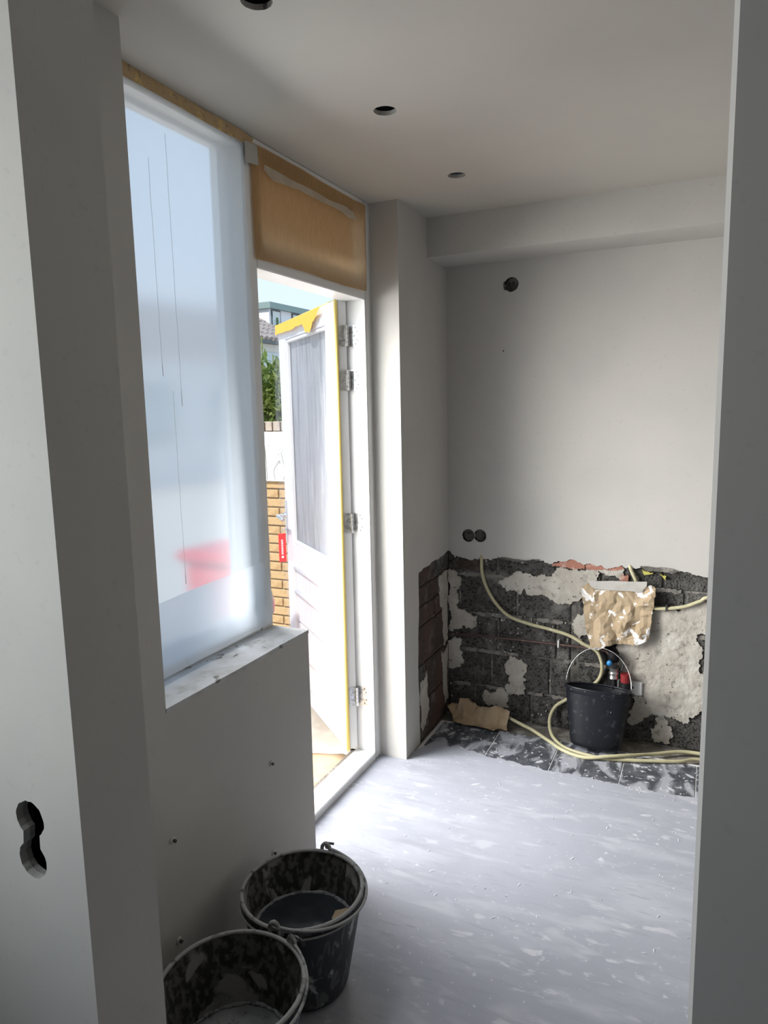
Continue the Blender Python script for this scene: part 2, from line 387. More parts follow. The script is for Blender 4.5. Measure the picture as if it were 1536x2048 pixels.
# ceiling with three sawn holes for spotlights
holes = [circ(.30, 1.316, .034, 30, .02, 1), circ(.309, 1.942, .0335, 30, .02, 2), circ(.305, 2.584, .0335, 30, .02, 3)]
ceil = plate('ceiling', [(-.30, YN), (XR, YN), (XR, YB+.05), (-.30, YB+.05)], holes, lambda u, v: (u, v, H), (0, 0, .0125), 'ceiling_white')
tag(ceil, 'smooth white plastered ceiling with three sawn spotlight holes', kind='structure')
box('floor_slab_above', (-.30, YN, H+.20), (XR, YB+.05, H+.30), 'void_shade_black', ceil)  # slab coloured black so the void over the spotlight holes looks dark
for i, (x, y) in enumerate([(.30, 1.316), (.309, 1.942), (.305, 2.584)]):
    mb = MB()
    for ring in (0,):
        pr = [(.0342, .0004), (.0342, .0125), (.036, .013)]
        mb.lathe(pr, (x, y, H), 30)
    cut = mb.build('cut_edge', 'drywall_edge', ceil, smooth=True)

# left wall: pier beside the window, half wall under it
def wallbox(name, boxes, m, label):
    mb = MB()
    for a, b in boxes: mb.box(a, b)
    o = mb.build(name, m); tag(o, label, kind='structure'); return o
wl = wallbox('wall_left', [((-.30, PY1, 0), (0, YW0, H)), ((XO, YW0, 0), (0, YH, ZS-.012)), ((-.30, YW0, 0), (XO, YH, ZS-.012))], 'plaster_white', 'white plastered pier and half wall below the film-covered window')
# dirty sill slab on top of the half wall
sill = plate('trim_1', [tuple(p) for p in ragged([(-.150, YW0), (.002, YW0), (.003, 1.45), (.001, 1.70), (.002, YH+.001), (-.150, YH+.001)], .0015, 3, seed=9)], [], lambda u, v: (u, v, ZS), (0, 0, -.012), 'sill_dirty')
tag(sill, 'unpainted plaster-spattered window sill on the half wall', kind='structure')
# corner pier with exposed blockwork low on its side
cb = [(YB+.02, .878), (3.295, .869), (3.236, .860), (3.108, .860), (3.001, .853), (2.924, .840), (2.912, .566), (2.909, .267), (2.917, .06), (2.93, -.015), (YB+.02, -.015)]
cbr = [tuple(p) for p in ragged(cb[:9], .007, 3, closed=False, seed=5)]+cb[9:]
pier = MB().box((-.30, YC, 0), (XC-.016, YB+.05, H)).build('wall_corner', 'mortar_dark')
tag(pier, 'white plastered corner pier beside the door with bare brick low on its side', kind='structure')
side_outline = [(YC+.0158, 0), (2.915, 0)]+[p for p in reversed(cbr[:-2])]+[(YB+.02, H), (YC+.0158, H)]
plate('plaster_side', side_outline, [], lambda u, v: (XC, u, v), (-.015, 0, 0), 'plaster_white', pier)
MB().box((-.30, YC-.0005, 0), (XC, YC+.016, H)).build('plaster_front', 'plaster_white', pier)
# exposed bricks of the pier
zz = 0.004; row = 0
while zz < .86:
    hgt = .192 if zz < .55 else .098
    y = 2.895-(.17 if row % 2 else .02)
    while y < YB:
        L = .29 if zz < .55 else .21
        a, b = max(y, 2.895), min(y+L-.012, YB+.012)
        if b-a > .02 :
            z1 = min(zz+hgt-.012, .885)
            MB().box((XC-.020, a, zz), (XC-.0045+random.uniform(-.003, .002), b, z1)).build('brick', 'block_red' if random.random() < .75 else 'block_grey', pier, bev=.003, seg=1)
        y += L
    zz += hgt; row += 1
for k, P in enumerate([[(3.20, .76), (3.325, .77), (3.325, .40), (3.27, .38), (3.25, .55), (3.21, .62)], [(3.22, .36), (3.325, .37), (3.325, .08), (3.28, .06), (3.25, .22)], [(2.94, .30), (3.02, .33), (3.05, .12), (2.98, .05), (2.93, .08)]]):
    plate('old_plaster', [tuple(p) for p in ragged(P, .02, 4, seed=30+k)], [], lambda u, v: (XC-.003, u, v), (-.006, 0, 0), 'old_plaster', pier)

# back wall: plaster above, blocks below
EDGE = [(-.02, .884), (.005, .865), (.026, .835), (.048, .842), (.074, .839), (.111, .831), (.142, .838), (.168, .845), (.219, .836), (.254, .854), (.309, .850), (.359, .844), (.388, .836), (.427, .856), (.456, .854), (.494, .844), (.532, .847), (.581, .855), (.636, .865), (.675, .845), (.702, .856), (.756, .851), (.798, .838), (.850, .858), (.892, .845), (.938, .859), (.984, .857), (1.034, .859), (1.069, .842), (1.103, .850), (1.152, .838), (1.22, .830), (1.5, .835), (XR, .83)]
bwall = box('wall_back', (-.30, YB+.022, -.02), (XR, YB+.15, H), 'mortar_dark'); tag(bwall, 'white back wall hacked back to grey concrete blocks along its bottom', kind='structure')
er = [tuple(p) for p in ragged(EDGE, .008, 3, closed=False, seed=11)]
wh = [circ(.318, 2.173, .0335, 26, .03, 5), circ(.101, .957, .0325, 26, .03, 6), circ(.163, .959, .0325, 26, .03, 7)]
plate('plaster', er+[(XR, H), (-.02, H)], wh, lambda u, v: (u, YB, v), (0, .015, 0), 'plaster_white', bwall)
zj = [.0, .165, .357, .553, .757, .94]
vj = [[.13, .426, .72, 1.02, 1.31], [.22, .52, .80, 1.10, 1.4], [.253, .55, .85, 1.15, 1.45], [.05, .351, .655, .95, 1.127, 1.42], [.25, .545, .76, 1.033, 1.33]]
CH = (.622, .650)
for r in range(5):
    xs = [-.02]+vj[r]+[1.75, 2.05, 2.35, 2.65, 2.95, 3.25, XR]
    for a, b in zip(xs[:-1], xs[1:]):
        segs = [(a, b)]
        if r < 4:       # the chase cut for pipes interrupts the courses
            out = []
            for (p, q) in segs:
                if q <= CH[0] or p >= CH[1]: out.append((p, q))
                else:
                    if p < CH[0]-.03: out.append((p, CH[0]))
                    if q > CH[1]+.03: out.append((CH[1], q))
            segs = out
        for p, q in segs:
            j = random.uniform(-.003, .002)
            hi = zj[r+1]-.011
            ob = MB().box((p+.005, YB+.0145+j, zj[r]-.001+.0), (q-.005, YB+.060, hi)).build('concrete_block', 'block_grey', bwall, bev=.005, seg=1)
patches = {
 'PA': [(.255, .72), (.296, .756), (.335, .779), (.365, .792), (.405, .78), (.453, .764), (.501, .773), (.534, .795), (.55, .822), (.578, .826), (.634, .83), (.689, .823), (.743, .833), (.797, .826), (.86, .842), (.858, .808), (.84, .784), (.808, .804), (.776, .804), (.743, .821), (.739, .775), (.701, .761), (.68, .73), (.664, .676), (.631, .661), (.604, .647), (.551, .644), (.517, .656), (.454, .675), (.425, .667), (.39, .704), (.356, .671), (.326, .688), (.276, .699)],
 'PB': [(.834, .404), (.838, .48), (.90, .60), (1.0, .652), (1.06, .656), (1.134, .683), (1.177, .701), (1.225, .708), (1.6, .70), (1.7, .40), (1.5, .16), (1.3, .2), (1.231, .26), (1.222, .36), (1.193, .424), (1.204, .503), (1.179, .528), (1.183, .556), (1.229, .567), (1.27, .45), (1.235, .38), (1.229, .25), (1.207, .183), (1.183, .162), (1.124, .134), (1.088, .151), (1.057, .158), (1.026, .146), (.99, .134), (.949, .098), (.913, .079), (.9, .137), (.909, .221), (.863, .308)],
 'PC': [(.311, .323), (.342, .344), (.384, .338), (.405, .272), (.4, .185), (.364, .136), (.311, .144), (.295, .169), (.322, .238)],
 'PD': [(-.014, .763), (.036, .761), (.046, .671), (.04, .562), (.106, .547), (.144, .502), (.139, .48), (.073, .478), (.04, .452), (-.018, .451), (-.02, .599)],
 'PE': [(-.019, .378), (.062, .4), (.072, .291), (.027, .24), (-.018, .223)],
 'PF': [(.188, .142), (.258, .163), (.312, .117), (.312, .062), (.215, .063), (.177, .084)],
 'PG': [(1.027, .141), (1.073, .125), (1.096, .071), (1.087, .017), (1.031, .012), (1.003, .054), (1.018, .086)],
 'PH': [(.655, .60), (.69, .61), (.70, .50), (.68, .44), (.655, .46)]}
for k, (n_, P) in enumerate(patches.items()):
    if n_ == 'PB':   # bay where the plaster has flaked away again
        P = [(.834, .404), (.838, .48), (.90, .60), (1.0, .652), (1.06, .656), (1.134, .683), (1.177, .701), (1.225, .708), (1.6, .70), (1.7, .40), (1.5, .16), (1.3, .2), (1.229, .225), (1.207, .183), (1.183, .162), (1.124, .134), (1.088, .151), (1.057, .158), (1.026, .146), (.99, .134), (.949, .098), (.913, .079), (.9, .137), (.909, .221), (.863, .308)]
        hl = [[tuple(p) for p in ragged([(1.183, .556), (1.235, .567), (1.24, .40), (1.215, .375), (1.195, .424), (1.206, .503), (1.179, .528)], .012, 4, seed=77)]]
    else: hl = []
    plate('old_plaster', [tuple(p) for p in ragged(P, .024, 5, seed=50+k)], hl, lambda u, v: (u, YB+.006, v), (0, .014, 0), 'old_plaster', bwall)
for k, P in enumerate([[(.527, .84), (.578, .858), (.633, .868), (.672, .85), (.678, .825), (.634, .824), (.578, .826), (.527, .828)], [(.689, .85), (.726, .86), (.775, .852), (.849, .862), (.86, .839), (.797, .829), (.743, .827), (.684, .825)], [(.845, .81), (.879, .812), (.882, .779), (.846, .776)], [(.03, .836), (.16, .836), (.165, .775), (.02, .77)]]):
    plate('brick_remnant', [tuple(p) for p in ragged(P, .006, 3, seed=80+k)], [], lambda u, v: (u, YB+.004+(.006 if k == 3 else 0), v), (0, .012, 0), 'brick_red' if k < 3 else 'block_red', bwall)
for k, P in enumerate([[(.937, .845), (.968, .836), (.989, .832), (.95, .818)], [(1.015, .829), (1.044, .822), (1.042, .805), (1.03, .815)]]):
    plate('foam_remnant', [tuple(p) for p in ragged(P, .004, 3, seed=90+k)], [], lambda u, v: (u, YB-.002, v), (0, .016, 0), 'yellow_foam', bwall)
for k, P in enumerate([[(.25, .853), (.31, .855), (.40, .848), (.47, .859), (.44, .842), (.36, .838), (.30, .844)], [(.93, .861), (1.03, .862), (1.10, .85), (1.07, .836), (1.0, .842), (.96, .842)]]):
    plate('plaster_flake', [tuple(p) for p in ragged(P, .004, 3, seed=95+k)], [], lambda u, v: (u, YB-.006+.1*(.85-v), v), (0, .006, 0), 'mortar_dark', bwall)

# crumbs of plaster and mortar clinging to the blocks: too many and too small to count
rnd = random.Random(12); cm = MB()
for i in range(900):
    x, z = rnd.uniform(-.005, 1.35), rnd.uniform(.02, .83)
    if nz(x*5, z*5, 7)+.35*nz(x*14, z*14, 2) < .16: continue
    r = rnd.uniform(.0012, .0045)*(1.6 if rnd.random() < .12 else 1); k = rnd.randint(5, 7); a0 = rnd.random()*6
    fr = [(x+r*rnd.uniform(.6, 1.3)*math.cos(a0+2*math.pi*q/k), YB+.0105, z+r*rnd.uniform(.6, 1.5)*math.sin(a0+2*math.pi*q/k)) for q in range(k)]
    bk = [(p[0], YB+.020, p[2]) for p in fr]
    cm.add(fr+bk, [tuple(range(k))]+[(q, (q+1) % k, k+(q+1) % k, k+q) for q in range(k)])
crumbs = cm.build('mortar_crumbs', 'old_plaster', bwall); crumbs['kind'] = 'stuff'; cm = MB()
for i in range(40):      # mortar squeezed out along the bed joints
    zc = rnd.choice(zj[1:5])-.005; x0 = rnd.uniform(0, 1.2); L = rnd.uniform(.04, .14); n_ = 9
    yj_ = YB+.0105+.00005*i; top = [(x0+L*q/n_, yj_, zc+.006+rnd.uniform(-.002, .007)) for q in range(n_+1)]; bot = [(x0+L*q/n_, yj_, zc-.007-rnd.uniform(-.002, .008)) for q in range(n_+1)]
    cm.add(top+bot, [(q, n_+1+q, n_+2+q, q+1) for q in range(n_)])
smears = cm.build('mortar_smears', 'mortar_light_grey', bwall); smears['kind'] = 'stuff'
nh = MB().tube([(.28, YB-.0006, 1.868), (.28, YB+.002, 1.868)], .0035, 8).build('nail_hole_dot', 'void_shade_black', bwall)  # black dot on the plaster, painted for the shade in a nail hole

# soffit across the back wall
sof = wallbox('wall_soffit', [((XC, 3.0775, 2.284), (XR, YB+.02, H))], 'plaster_white', 'boxed white soffit running under the ceiling above the back wall')
# unseen ends of the rooms
wallbox('wall_right', [((XR, YN-.1, -.2), (XR+.1, YB+.15, H+.3))], 'plaster_white', 'white side wall of the room')
wallbox('wall_rear', [((-.30, YN-.1, -.2), (XR, YN, H+.3))], 'plaster_white', 'white wall behind the camera')
# partition with the doorway: left leaf carries the sawn double socket hole
hx = .2085
hh = circ(hx, .936, .0325, 26, .05, 21); hh2 = circ(hx-.001, .859, .033, 26, .05, 22)
def union_hole(x, z1, z2, r):
    P = []
    for i in range(40):
        a = -.62*math.pi/2+ (2*math.pi-.0)*0
    rnd = random.Random(4)
    for i in range(25):
        a = math.radians(-52+284*i/24); P.append((x+r*(1+rnd.uniform(-.04, .04))*math.cos(a), z1+r*(1+rnd.uniform(-.04, .04))*math.sin(a)))
    for i in range(25):
        a = math.radians(128+284*i/24); P.append((x-.002+r*(1+rnd.uniform(-.04, .04))*math.cos(a), z2+r*(1+rnd.uniform(-.04, .04))*math.sin(a)))
    return P
uh = union_hole(hx, .936, .862, .0325)
pl = plate('wall_partition_left', [(-.30, 0), (PXL, 0), (PXL, H), (-.30, H)], [uh], lambda u, v: (u, PY0, v), (0, .0125, 0), 'plaster_white')
tag(pl, 'white end of the partition left of the doorway with a sawn double socket hole', kind='structure')
plate('backing_board', [(-.30, 0), (hx+.06, 0), (hx+.06, H), (-.30, H)], [uh], lambda u, v: (u, PY0+.0125, v), (0, .010, 0), 'drywall_edge', pl)
MB().box((hx+.06, PY0+.0125, 0), (PXL, PY1, H)).box((-.30, PY0+.0225, 0), (hx-.075, PY1, H)).box((hx-.075, PY1-.02, 0), (hx+.06, PY1, H)).build('core', 'plaster_white', pl)
MB().box((hx-.075, PY0+.0226, .70), (hx-.07, PY1-.02, 1.1)).box((hx+.055, PY0+.0226, .70), (hx+.06, PY1-.02, 1.1)).box((hx-.07, PY1-.025, .70), (hx+.055, PY1-.0201, 1.1)).build('cavity_shade', 'void_shade_black', pl)  # black lining panels: darkness behind the socket hole put in as colour
prm = MB().box((PXR, PY0, 0), (XR, PY1, H), lambda x, y, z: (x if x > 2 or y < .7 else PXR-.0042, y, z))
pr = prm.build('wall_partition_right', 'plaster_white'); tag(pr, 'white end of the partition right of the doorway', kind='structure')
#MB().tube([(PXL-.0015, PY0+.0018, 0), (PXL-.0015, PY0+.0018, H)], .0024, 10).build('corner_bead', 'paint_white', pl, smooth=True)
# outer wall of the room behind, with its window opening
wallbox('wall_near_left', [((-.30, YN, 0), (-.15, -.65, H)), ((-.30, .42, 0), (-.15, PY0, H)), ((-.30, -.65, 0), (-.15, .42, .85)), ((-.30, -.65, 2.35), (-.15, .42, H))], 'plaster_white', 'outer wall of the near room with a window opening')
wn = thing('window_3', (-.2, -.12, .85), 'white window of the near room left of the doorway', None, kind='structure')
MB().box((-.26, -.65, .85), (-.19, .42, .90)).box((-.26, -.65, 2.30), (-.19, .42, 2.35)).box((-.26, -.65, .90), (-.19, -.60, 2.30)).box((-.26, .37, .90), (-.19, .42, 2.30)).build('window_frame', 'paint_white', wn)
MB().box((-.232, -.60, .90), (-.226, .37, 2.30)).build('pane', 'glass', wn)

# window with fixed frame (behind the film)
w1 = thing('window_1', (XO, 1.55, ZS), 'tall white framed window under milky plastic film', None, kind='structure')
MB().box((XO, 1.2292, ZS), (XF-.004, 1.255, H)).build('stile', 'paint_white', w1, bev=.003)
MB().box((XO, 1.855, 0), (XF, 1.920, H)).build('mullion', 'paint_white', w1, bev=.003)
MB().box((XO, 1.255, ZS-.01), (XF-.004, 1.855, .905)).build('bottom_rail', 'paint_white', w1, bev=.003)
MB().box((XO, 1.255, 2.412), (XF-.004, 1.855, H)).build('top_rail', 'paint_white', w1, bev=.003)
MB().box((XO, 1.255, .905), (XO+.036, 1.275, 2.412)).box((XO, 1.80, .905), (XO+.036, 1.855, 2.412)).box((XO, 1.275, .905), (XO+.036, 1.80, .935)).box((XO, 1.275, 2.398), (XO+.036, 1.80, 2.412)).build('casement', 'paint_white', w1)
MB().box((XO+.03, 1.275, .935), (XO+.036, 1.80, 2.398)).build('pane', 'glass', w1)
# transom light over the door
w2 = thing('window_2', (XO, 2.3, 2.06), 'transom light over the door papered with brown kraft', None, kind='structure')
MB().box((XO, 1.920, 2.060), (XF, 2.70, 2.102)).build('transom_bar', 'paint_white', w2, bev=.003)
MB().box((XO, 1.920, 2.428), (XF, 2.70, H)).build('top_rail', 'paint_white', w2, bev=.002)
MB().box((XO+.02, 1.920, 2.102), (XO+.03, 2.70, 2.428)).build('pane', 'glass', w2)
MB().box((XO+.005, 1.92, 2.102), (XF-.045, 1.95, 2.428)).box((XO+.005, 1.95, 2.102), (XF-.045, 2.70, 2.122)).box((XO+.005, 1.95, 2.385), (XF-.045, 2.70, 2.428)).build('bead', 'paint_white', w2)

# ------------------------------------------------------------------ door_1: frame, leaf opened outwards, hinges
d1 = thing('door_1', (-.25, 2.69, 0), 'white half-glazed door swung outwards into the yard', None, kind='structure')
MB().box((XO, 2.700, 0), (XF, YC, H)).build('jamb', 'paint_white', d1, bev=.003)
MB().box((XO, 1.90, -.01), (XF, 2.70, .0315)).build('threshold', 'paint_white', d1, bev=.003)
MB().box((XO-.012, 1.92, -.03), (XO, 2.70, .012)).build('threshold_lip', 'paint_white', d1)
MB().box((XF-.010, 2.6935, .0315), (XF, 2.700, 2.060)).build('stop', 'paint_white', d1, bev=.001)
MB().box((XF, YC-.006, 0), (XF+.004, YC, H)).build('sealant', 'plaster_grey', d1)
DO = Vector((-.265, 2.645)); DD = Vector((-.753, .66)).normalized(); DN = Vector((-DD.y, DD.x))
LW, LT, LZ, LH = .878, .054, .045, 2.015
def dp(s, t, z):            # door coordinates: along leaf, through it (0 inner face), up
    p = DO+DD*s-DN*t; return (p.x, p.y, z)
def dbox(name, a, b, m, parent=d1, bev=0):
    return MB().box(a, b, dp).build(name, m, parent, bev=bev)
zt = LZ+LH
dbox('stile', (0, 0, LZ), (.118, LT, zt), 'paint_door', bev=.002)
dbox('stile', (.755, 0, LZ), (LW, LT, zt), 'paint_door', bev=.002)
dbox('rail', (.118, 0, 1.972), (.755, LT, zt), 'paint_door', bev=.002)
dbox('rail', (.118, 0, .765), (.755, LT, .895), 'paint_door', bev=.002)
dbox('rail', (.118, 0, LZ), (.755, LT, .135), 'paint_door', bev=.002)
for z0, z1 in ((.135, .285), (.292, .452), (.459, .615), (.622, .765)):
    dbox('panel_board', (.118, .012, z0), (.755, .042, z1), 'paint_door', bev=.003)
for z in (.757, .625, .288, .140):
    MB().tube([dp(.118, .006, z), dp(.755, .006, z)], .010, 8).build('moulding', 'paint_door', d1, smooth=True)
MB().add([dp(.118, .026, .895), dp(.755, .026, .895), dp(.755, .026, 1.972), dp(.118, .026, 1.972)], [(0, 1, 2, 3)]).build('pane', 'pane_milky', d1)
for a, b in (((.118, .004, .895), (.136, .022, 1.972)), ((.737, .004, .895), (.755, .022, 1.972)), ((.136, .004, .895), (.737, .022, .913)), ((.136, .004, 1.954), (.737, .022, 1.972))):
    dbox('glazing_bead', a, b, 'paint_door', bev=.003)
sl = MB(); sl.tube([dp(-.004, .006, LZ), dp(-.004, .006, zt)], .0085, 8); sl.build('weather_seal', 'seal_yellow', d1, smooth=True)
dbox('seal_groove', (-.0012, .0125, LZ), (.001, .0165, zt), 'steel_dark')
MB().tube([dp(0, .006, zt+.001), dp(LW, .006, zt+.001)], .0045, 8).build('weather_seal', 'seal_yellow', d1, smooth=True)
# hinges: plate on the leaf edge, plate on the jamb, knuckles between
for hz in (1.915, 1.728, 1.105, .298):
    hroot = MB()
    rad = .010; hw = .0445
    def rr(u0, u1, z0, z1, corner):   # plate outline with two rounded corners on side u0
        P = [(u1, z0), (u1, z1)]
        for k in range(5):
            a = math.pi/2*k/4; P.append((u0+math.copysign(corner, u1-u0)*(1-math.sin(a)), z1-corner*(1-math.cos(a))))
        for k in range(5):
            a = math.pi/2*k/4; P.append((u0+math.copysign(corner, u1-u0)*(1-math.cos(a)), z0+corner*(1-math.sin(a))))
        return P
    sq = lambda c, z, r: [(c+r*math.cos(math.pi/4+k*math.pi/2), z+r*math.sin(math.pi/4+k*math.pi/2)) for k in range(4)]
    hg = plate('hinge', rr(.020, LT+.004, hz-hw, hz+hw, .009), [], lambda u, v: dp(-.0022, u, v), Vector(dp(.0026, 0, 0))-Vector(dp(0, 0, 0)), 'steel', d1)
    jamb_plate = plate('jamb_plate', rr(-.176, XO+.012, hz-hw, hz+hw, .009), [circ(-.198, hz, .006, 10)], lambda u, v: (u, 2.6985, v), (0, .0016, 0), 'steel')
    kx, ky = -.2222, 2.6800
    for k in range(5):
        z0 = hz-hw+k*.0178; MB().tube([(kx, ky, z0+.0006), (kx, ky, z0+.0172)], .0072, 12)  .build('knuckle', 'handle_metal', None, smooth=False)
        kn = bpy.context.scene.collection.objects[-1]
        attach(kn, hg)
    attach(jamb_plate, hg)
    pn = MB().tube([(kx, ky, hz-hw), (kx, ky, hz+hw)], .0058, 10).build('pin', 'steel_dark', hg)
    for (t, dz) in ((.030, .034), (.038, .014), (.028, -.034), (.040, -.014)):
        MB().tube([dp(-.0024, t, hz+dz), dp(-.0034, t, hz+dz)], .0030, 8).build('screw', 'handle_metal', hg)
    MB().tube([dp(-.0024, .034, hz-.001), dp(-.0042, .034, hz-.001)], .0075, 12).build('boss', 'handle_metal', hg)
    for (x, dz) in ((-.193, .034), (-.185, .018), (-.185, -.018), (-.193, -.034)):
        MB().tube([(x, 2.6984, hz+dz), (x, 2.6974, hz+dz)], .0032, 8).build('screw', 'steel_dark', hg)
# lever handle with long plate near the free edge
hp = MB().box((.838, -.008, .885), (.866, 0, 1.118), dp).build('handle_plate', 'handle_metal', d1, bev=.003)
MB().tube([dp(.852, -.004, 1.035), dp(.852, -.050, 1.035), dp(.845, -.056, 1.035), dp(.80, -.058, 1.033), dp(.735, -.056, 1.030)], .0095, 10, res=4).build('lever', 'handle_metal', hp, smooth=True)
MB().tube([dp(.852, -.004, 1.035), dp(.852, -.018, 1.035)], .016, 12).build('collar', 'handle_metal', hp, smooth=True)
MB().tube([dp(.852, -.004, .955), dp(.852, -.030, .955)], .004, 8).build('key', 'steel', hp)
# plastic sheeting and tape on the door are things of their own
def door_sheet(u, v, w_): return dp(u, -.006-w_, v)
ps = sheet('plastic_sheet', [(.03, .60), (.03, 2.0), (.30, 2.02), (.60, 2.02), (.86, 2.03), (.895, 1.9), (.90, 1.5), (.885, 1.2), (.875, .5), (.86, .30), (.5, .28), (.2, .40)], door_sheet, .03,
    lambda u, v: .008+.006*nz(u*9, v*2.5)+.004*nz(u*25, v*9, 3)+(.018*math.exp(-((u-.89)/.05)**2)*max(0, math.sin((v-.9)*2.9)) if v > .9 else 0), 'film_door', seed=2)
tag(ps, 'clear plastic sheet clinging to the inside of the open door', 'plastic sheet')
yt = sheet('yellow_tape', [tuple(p) for p in ragged([(.125, 2.055), (.875, 2.055), (.878, 2.005), (.60, 2.002), (.40, 2.010), (.35, 1.965), (.29, 1.958), (.24, 2.0), (.17, 2.03)], .006, 2, seed=4)], door_sheet, .05, lambda u, v: .012+.001*nz(u*20, v*20), 'tape_yellow', seed=1)
tag(yt, 'orange-yellow masking tape along the top edge of the open door', 'tape')
tg = thing('key_tag', dp(.852, -.035, .93), 'red hanging tag on the key of the open door', 'tag')
tagb = lambda s, t, z: dp(.852+t, -.034-s, z)
MB().box((-.022, -.0012, .775), (.020, .0012, .935), tagb).build('card', 'tag_red', tg, bev=.001, seg=1)
tb = MB()
for k in range(9):
    z0 = .818+.0095*k; tb.box((-.0045, -.0017, z0), (.0055, -.0013, z0+.0062), tagb)
tb.build('print', 'tag_white', tg); MB().tube([tagb(.0, -.0013, .803), tagb(.0, -.0018, .803)], .007, 12).build('print', 'tag_white', tg)
MB().tube([tagb(0, 0, .93), tagb(.0, 0, .945), tagb(.008, 0, .955)], .0015, 6).build('loop', 'steel', tg)

# ------------------------------------------------------------------ film, paper and tape on the window wall
def fx(u, v, w_): return (XF+.004+w_, u, v)
def film_disp(u, v):
    e = max(0., (u-1.80)/.12); return .0035+.0015*nz(u*4, v*1.3)+e*(.006*nz(u*26+v*14, v*9, 1)+.004*nz(u*60, v*22, 5))+ (.012*max(0, 1-(v-.90)/.10) if v < 1 else 0)
rt_edge = [(1.862, 2.40), (1.866, 2.3), (1.861, 2.22), (1.872, 2.15), (1.864, 2.08), (1.872, 1.95), (1.868, 1.8), (1.874, 1.62), (1.878, 1.45), (1.882, 1.30), (1.888, 1.15), (1.898, 1.02), (1.912, .965), (1.916, .95), (1.905, .925)]
fo = [(1.231, .905), (1.231, 2.424), (1.5, 2.424), (1.864, 2.424)]+rt_edge+[(1.88, .905)]
f1 = sheet('plastic_film', fo, fx, .022, film_disp, 'film', seed=3); tag(f1, 'milky plastic film stretched over the tall window', 'plastic film')
f2 = sheet('plastic_film', [(1.231, 1.085), (1.5, 1.098), (1.856, 1.106), (1.866, 1.09), (1.880, .93), (1.86, .897), (1.5, .893), (1.231, .888)], lambda u, v, w_: (XF+.011+w_, u, v), .022,
    lambda u, v: .003+.0025*nz(u*5, v*14)+(.002*nz(u*16, v*40, 2))+.022*max(0, 1-(v-.89)/.09)**1.5, 'film_lower', seed=6)
tag(f2, 'whiter second strip of plastic film along the bottom of the tall window', 'plastic film')
# two thin drip lines and a pull crease on the film
def drip(y, z0, z1, seed, m, lab):
    rnd = random.Random(seed); P = []; n_ = 14
    for k in range(n_+1): P.append((XF+.0125, y+.004*k/n_+rnd.uniform(-.0008, .0008), z0+(z1-z0)*k/n_))
    o = MB().tube(P, lambda t: .0005+.0006*(t > .93), 5, res=2).build('drip_mark', m); tag(o, lab, 'drip')
drip(1.505, 2.33, 1.62, 1, 'drip_grey', 'right one of two thin grey drip runs on the window film')
drip(1.436, 2.25, 1.70, 2, 'drip_grey', 'left one of two thin grey drip runs on the window film')
drip(1.475, 1.66, 1.12, 3, 'plastic_white', 'pale vertical crease line low on the window film')
mt = sheet('masking_tape', [tuple(p) for p in ragged([(1.231, 2.418), (1.231, 2.452), (1.5, 2.453), (1.86, 2.451), (1.915, 2.447), (1.90, 2.425), (1.85, 2.417), (1.5, 2.419)], .002, 2, seed=8)], lambda u, v, w_: (XF+.012+w_, u, v), .012, lambda u, v: .003*nz(u*40, v*60), 'tape_brown', smooth=False, seed=1)
tag(mt, 'glossy brown tape strip along the top of the tall window', 'tape')
ts = sheet('masking_tape', [(1.858, 2.362), (1.858, 2.425), (1.925, 2.430), (1.93, 2.372)], lambda u, v, w_: (XF+.015+w_, u, v), .02, lambda u, v: .001*nz(u*30, v*30), 'tape_clear', seed=1)
tag(ts, 'short grey tape piece where film meets transom paper', 'tape')
kp = sheet('kraft_paper', [tuple(p) for p in ragged([(1.902, 2.085), (1.900, 2.436), (2.2, 2.440), (2.5, 2.437), (2.705, 2.438), (2.703, 2.095), (2.5, 2.088), (2.2, 2.092)], .002, 2, seed=2)], lambda u, v, w_: (XF+.003+w_, u, v), .025,
    lambda u, v: .004+.003*nz(u*6, v*8)-.022*max(0, min(1, (v-2.10)/.05))*max(0, min(1, (2.42-v)/.05))*max(0, min(1, (u-1.93)/.05))*max(0, min(1, (2.70-u)/.05)), 'kraft', seed=2)
tag(kp, 'backlit brown kraft paper covering the transom over the door', 'paper')
kp2 = sheet('kraft_paper', [(1.955, 2.165), (1.955, 2.44), (2.65, 2.44), (2.65, 2.165)], lambda u, v, w_: (XO+.012+w_, u, v), .06, lambda u, v: .002*nz(u*6, v*6), 'kraft', seed=3)
tag(kp2, 'second paper layer on the outside of the transom glass', 'paper')
kt = sheet('masking_tape', [tuple(p) for p in ragged([(1.985, 2.378), (2.0, 2.418), (2.25, 2.408), (2.50, 2.408), (2.60, 2.402), (2.66, 2.372), (2.58, 2.362), (2.50, 2.372), (2.2, 2.372), (2.04, 2.358)], .003, 2, seed=6)], lambda u, v, w_: (XF-.004+w_, u, v), .04, lambda u, v: .002*nz(u*9, v*9), 'tape_cream', seed=4)
tag(kt, 'pale tape strip stuck across the brown transom paper', 'tape')

# ------------------------------------------------------------------ wall screws on the half wall
for i, (y, z, lab) in enumerate([(1.221, .519, 'upper screw plug of half wall nearest the doorway pier'), (1.666, .511, 'upper screw plug on half wall towards the door'), (1.657, .213, 'lower screw plug just above the rim of the farther bucket'), (1.219, .236, 'lower screw plug left of the two grey buckets')]):
    e = thing('screw_plug', (0, y, z), lab, 'screw', 'screw plugs in the half wall')
    MB().tube([(-.002, y, z), (.004, y, z)], .009, 10).build('plug', 'plaster_grey', e)
    MB().tube([(.004, y, z), (.011, y, z-.001)], .0045, 8).build('screw_head', 'steel_dark', e)

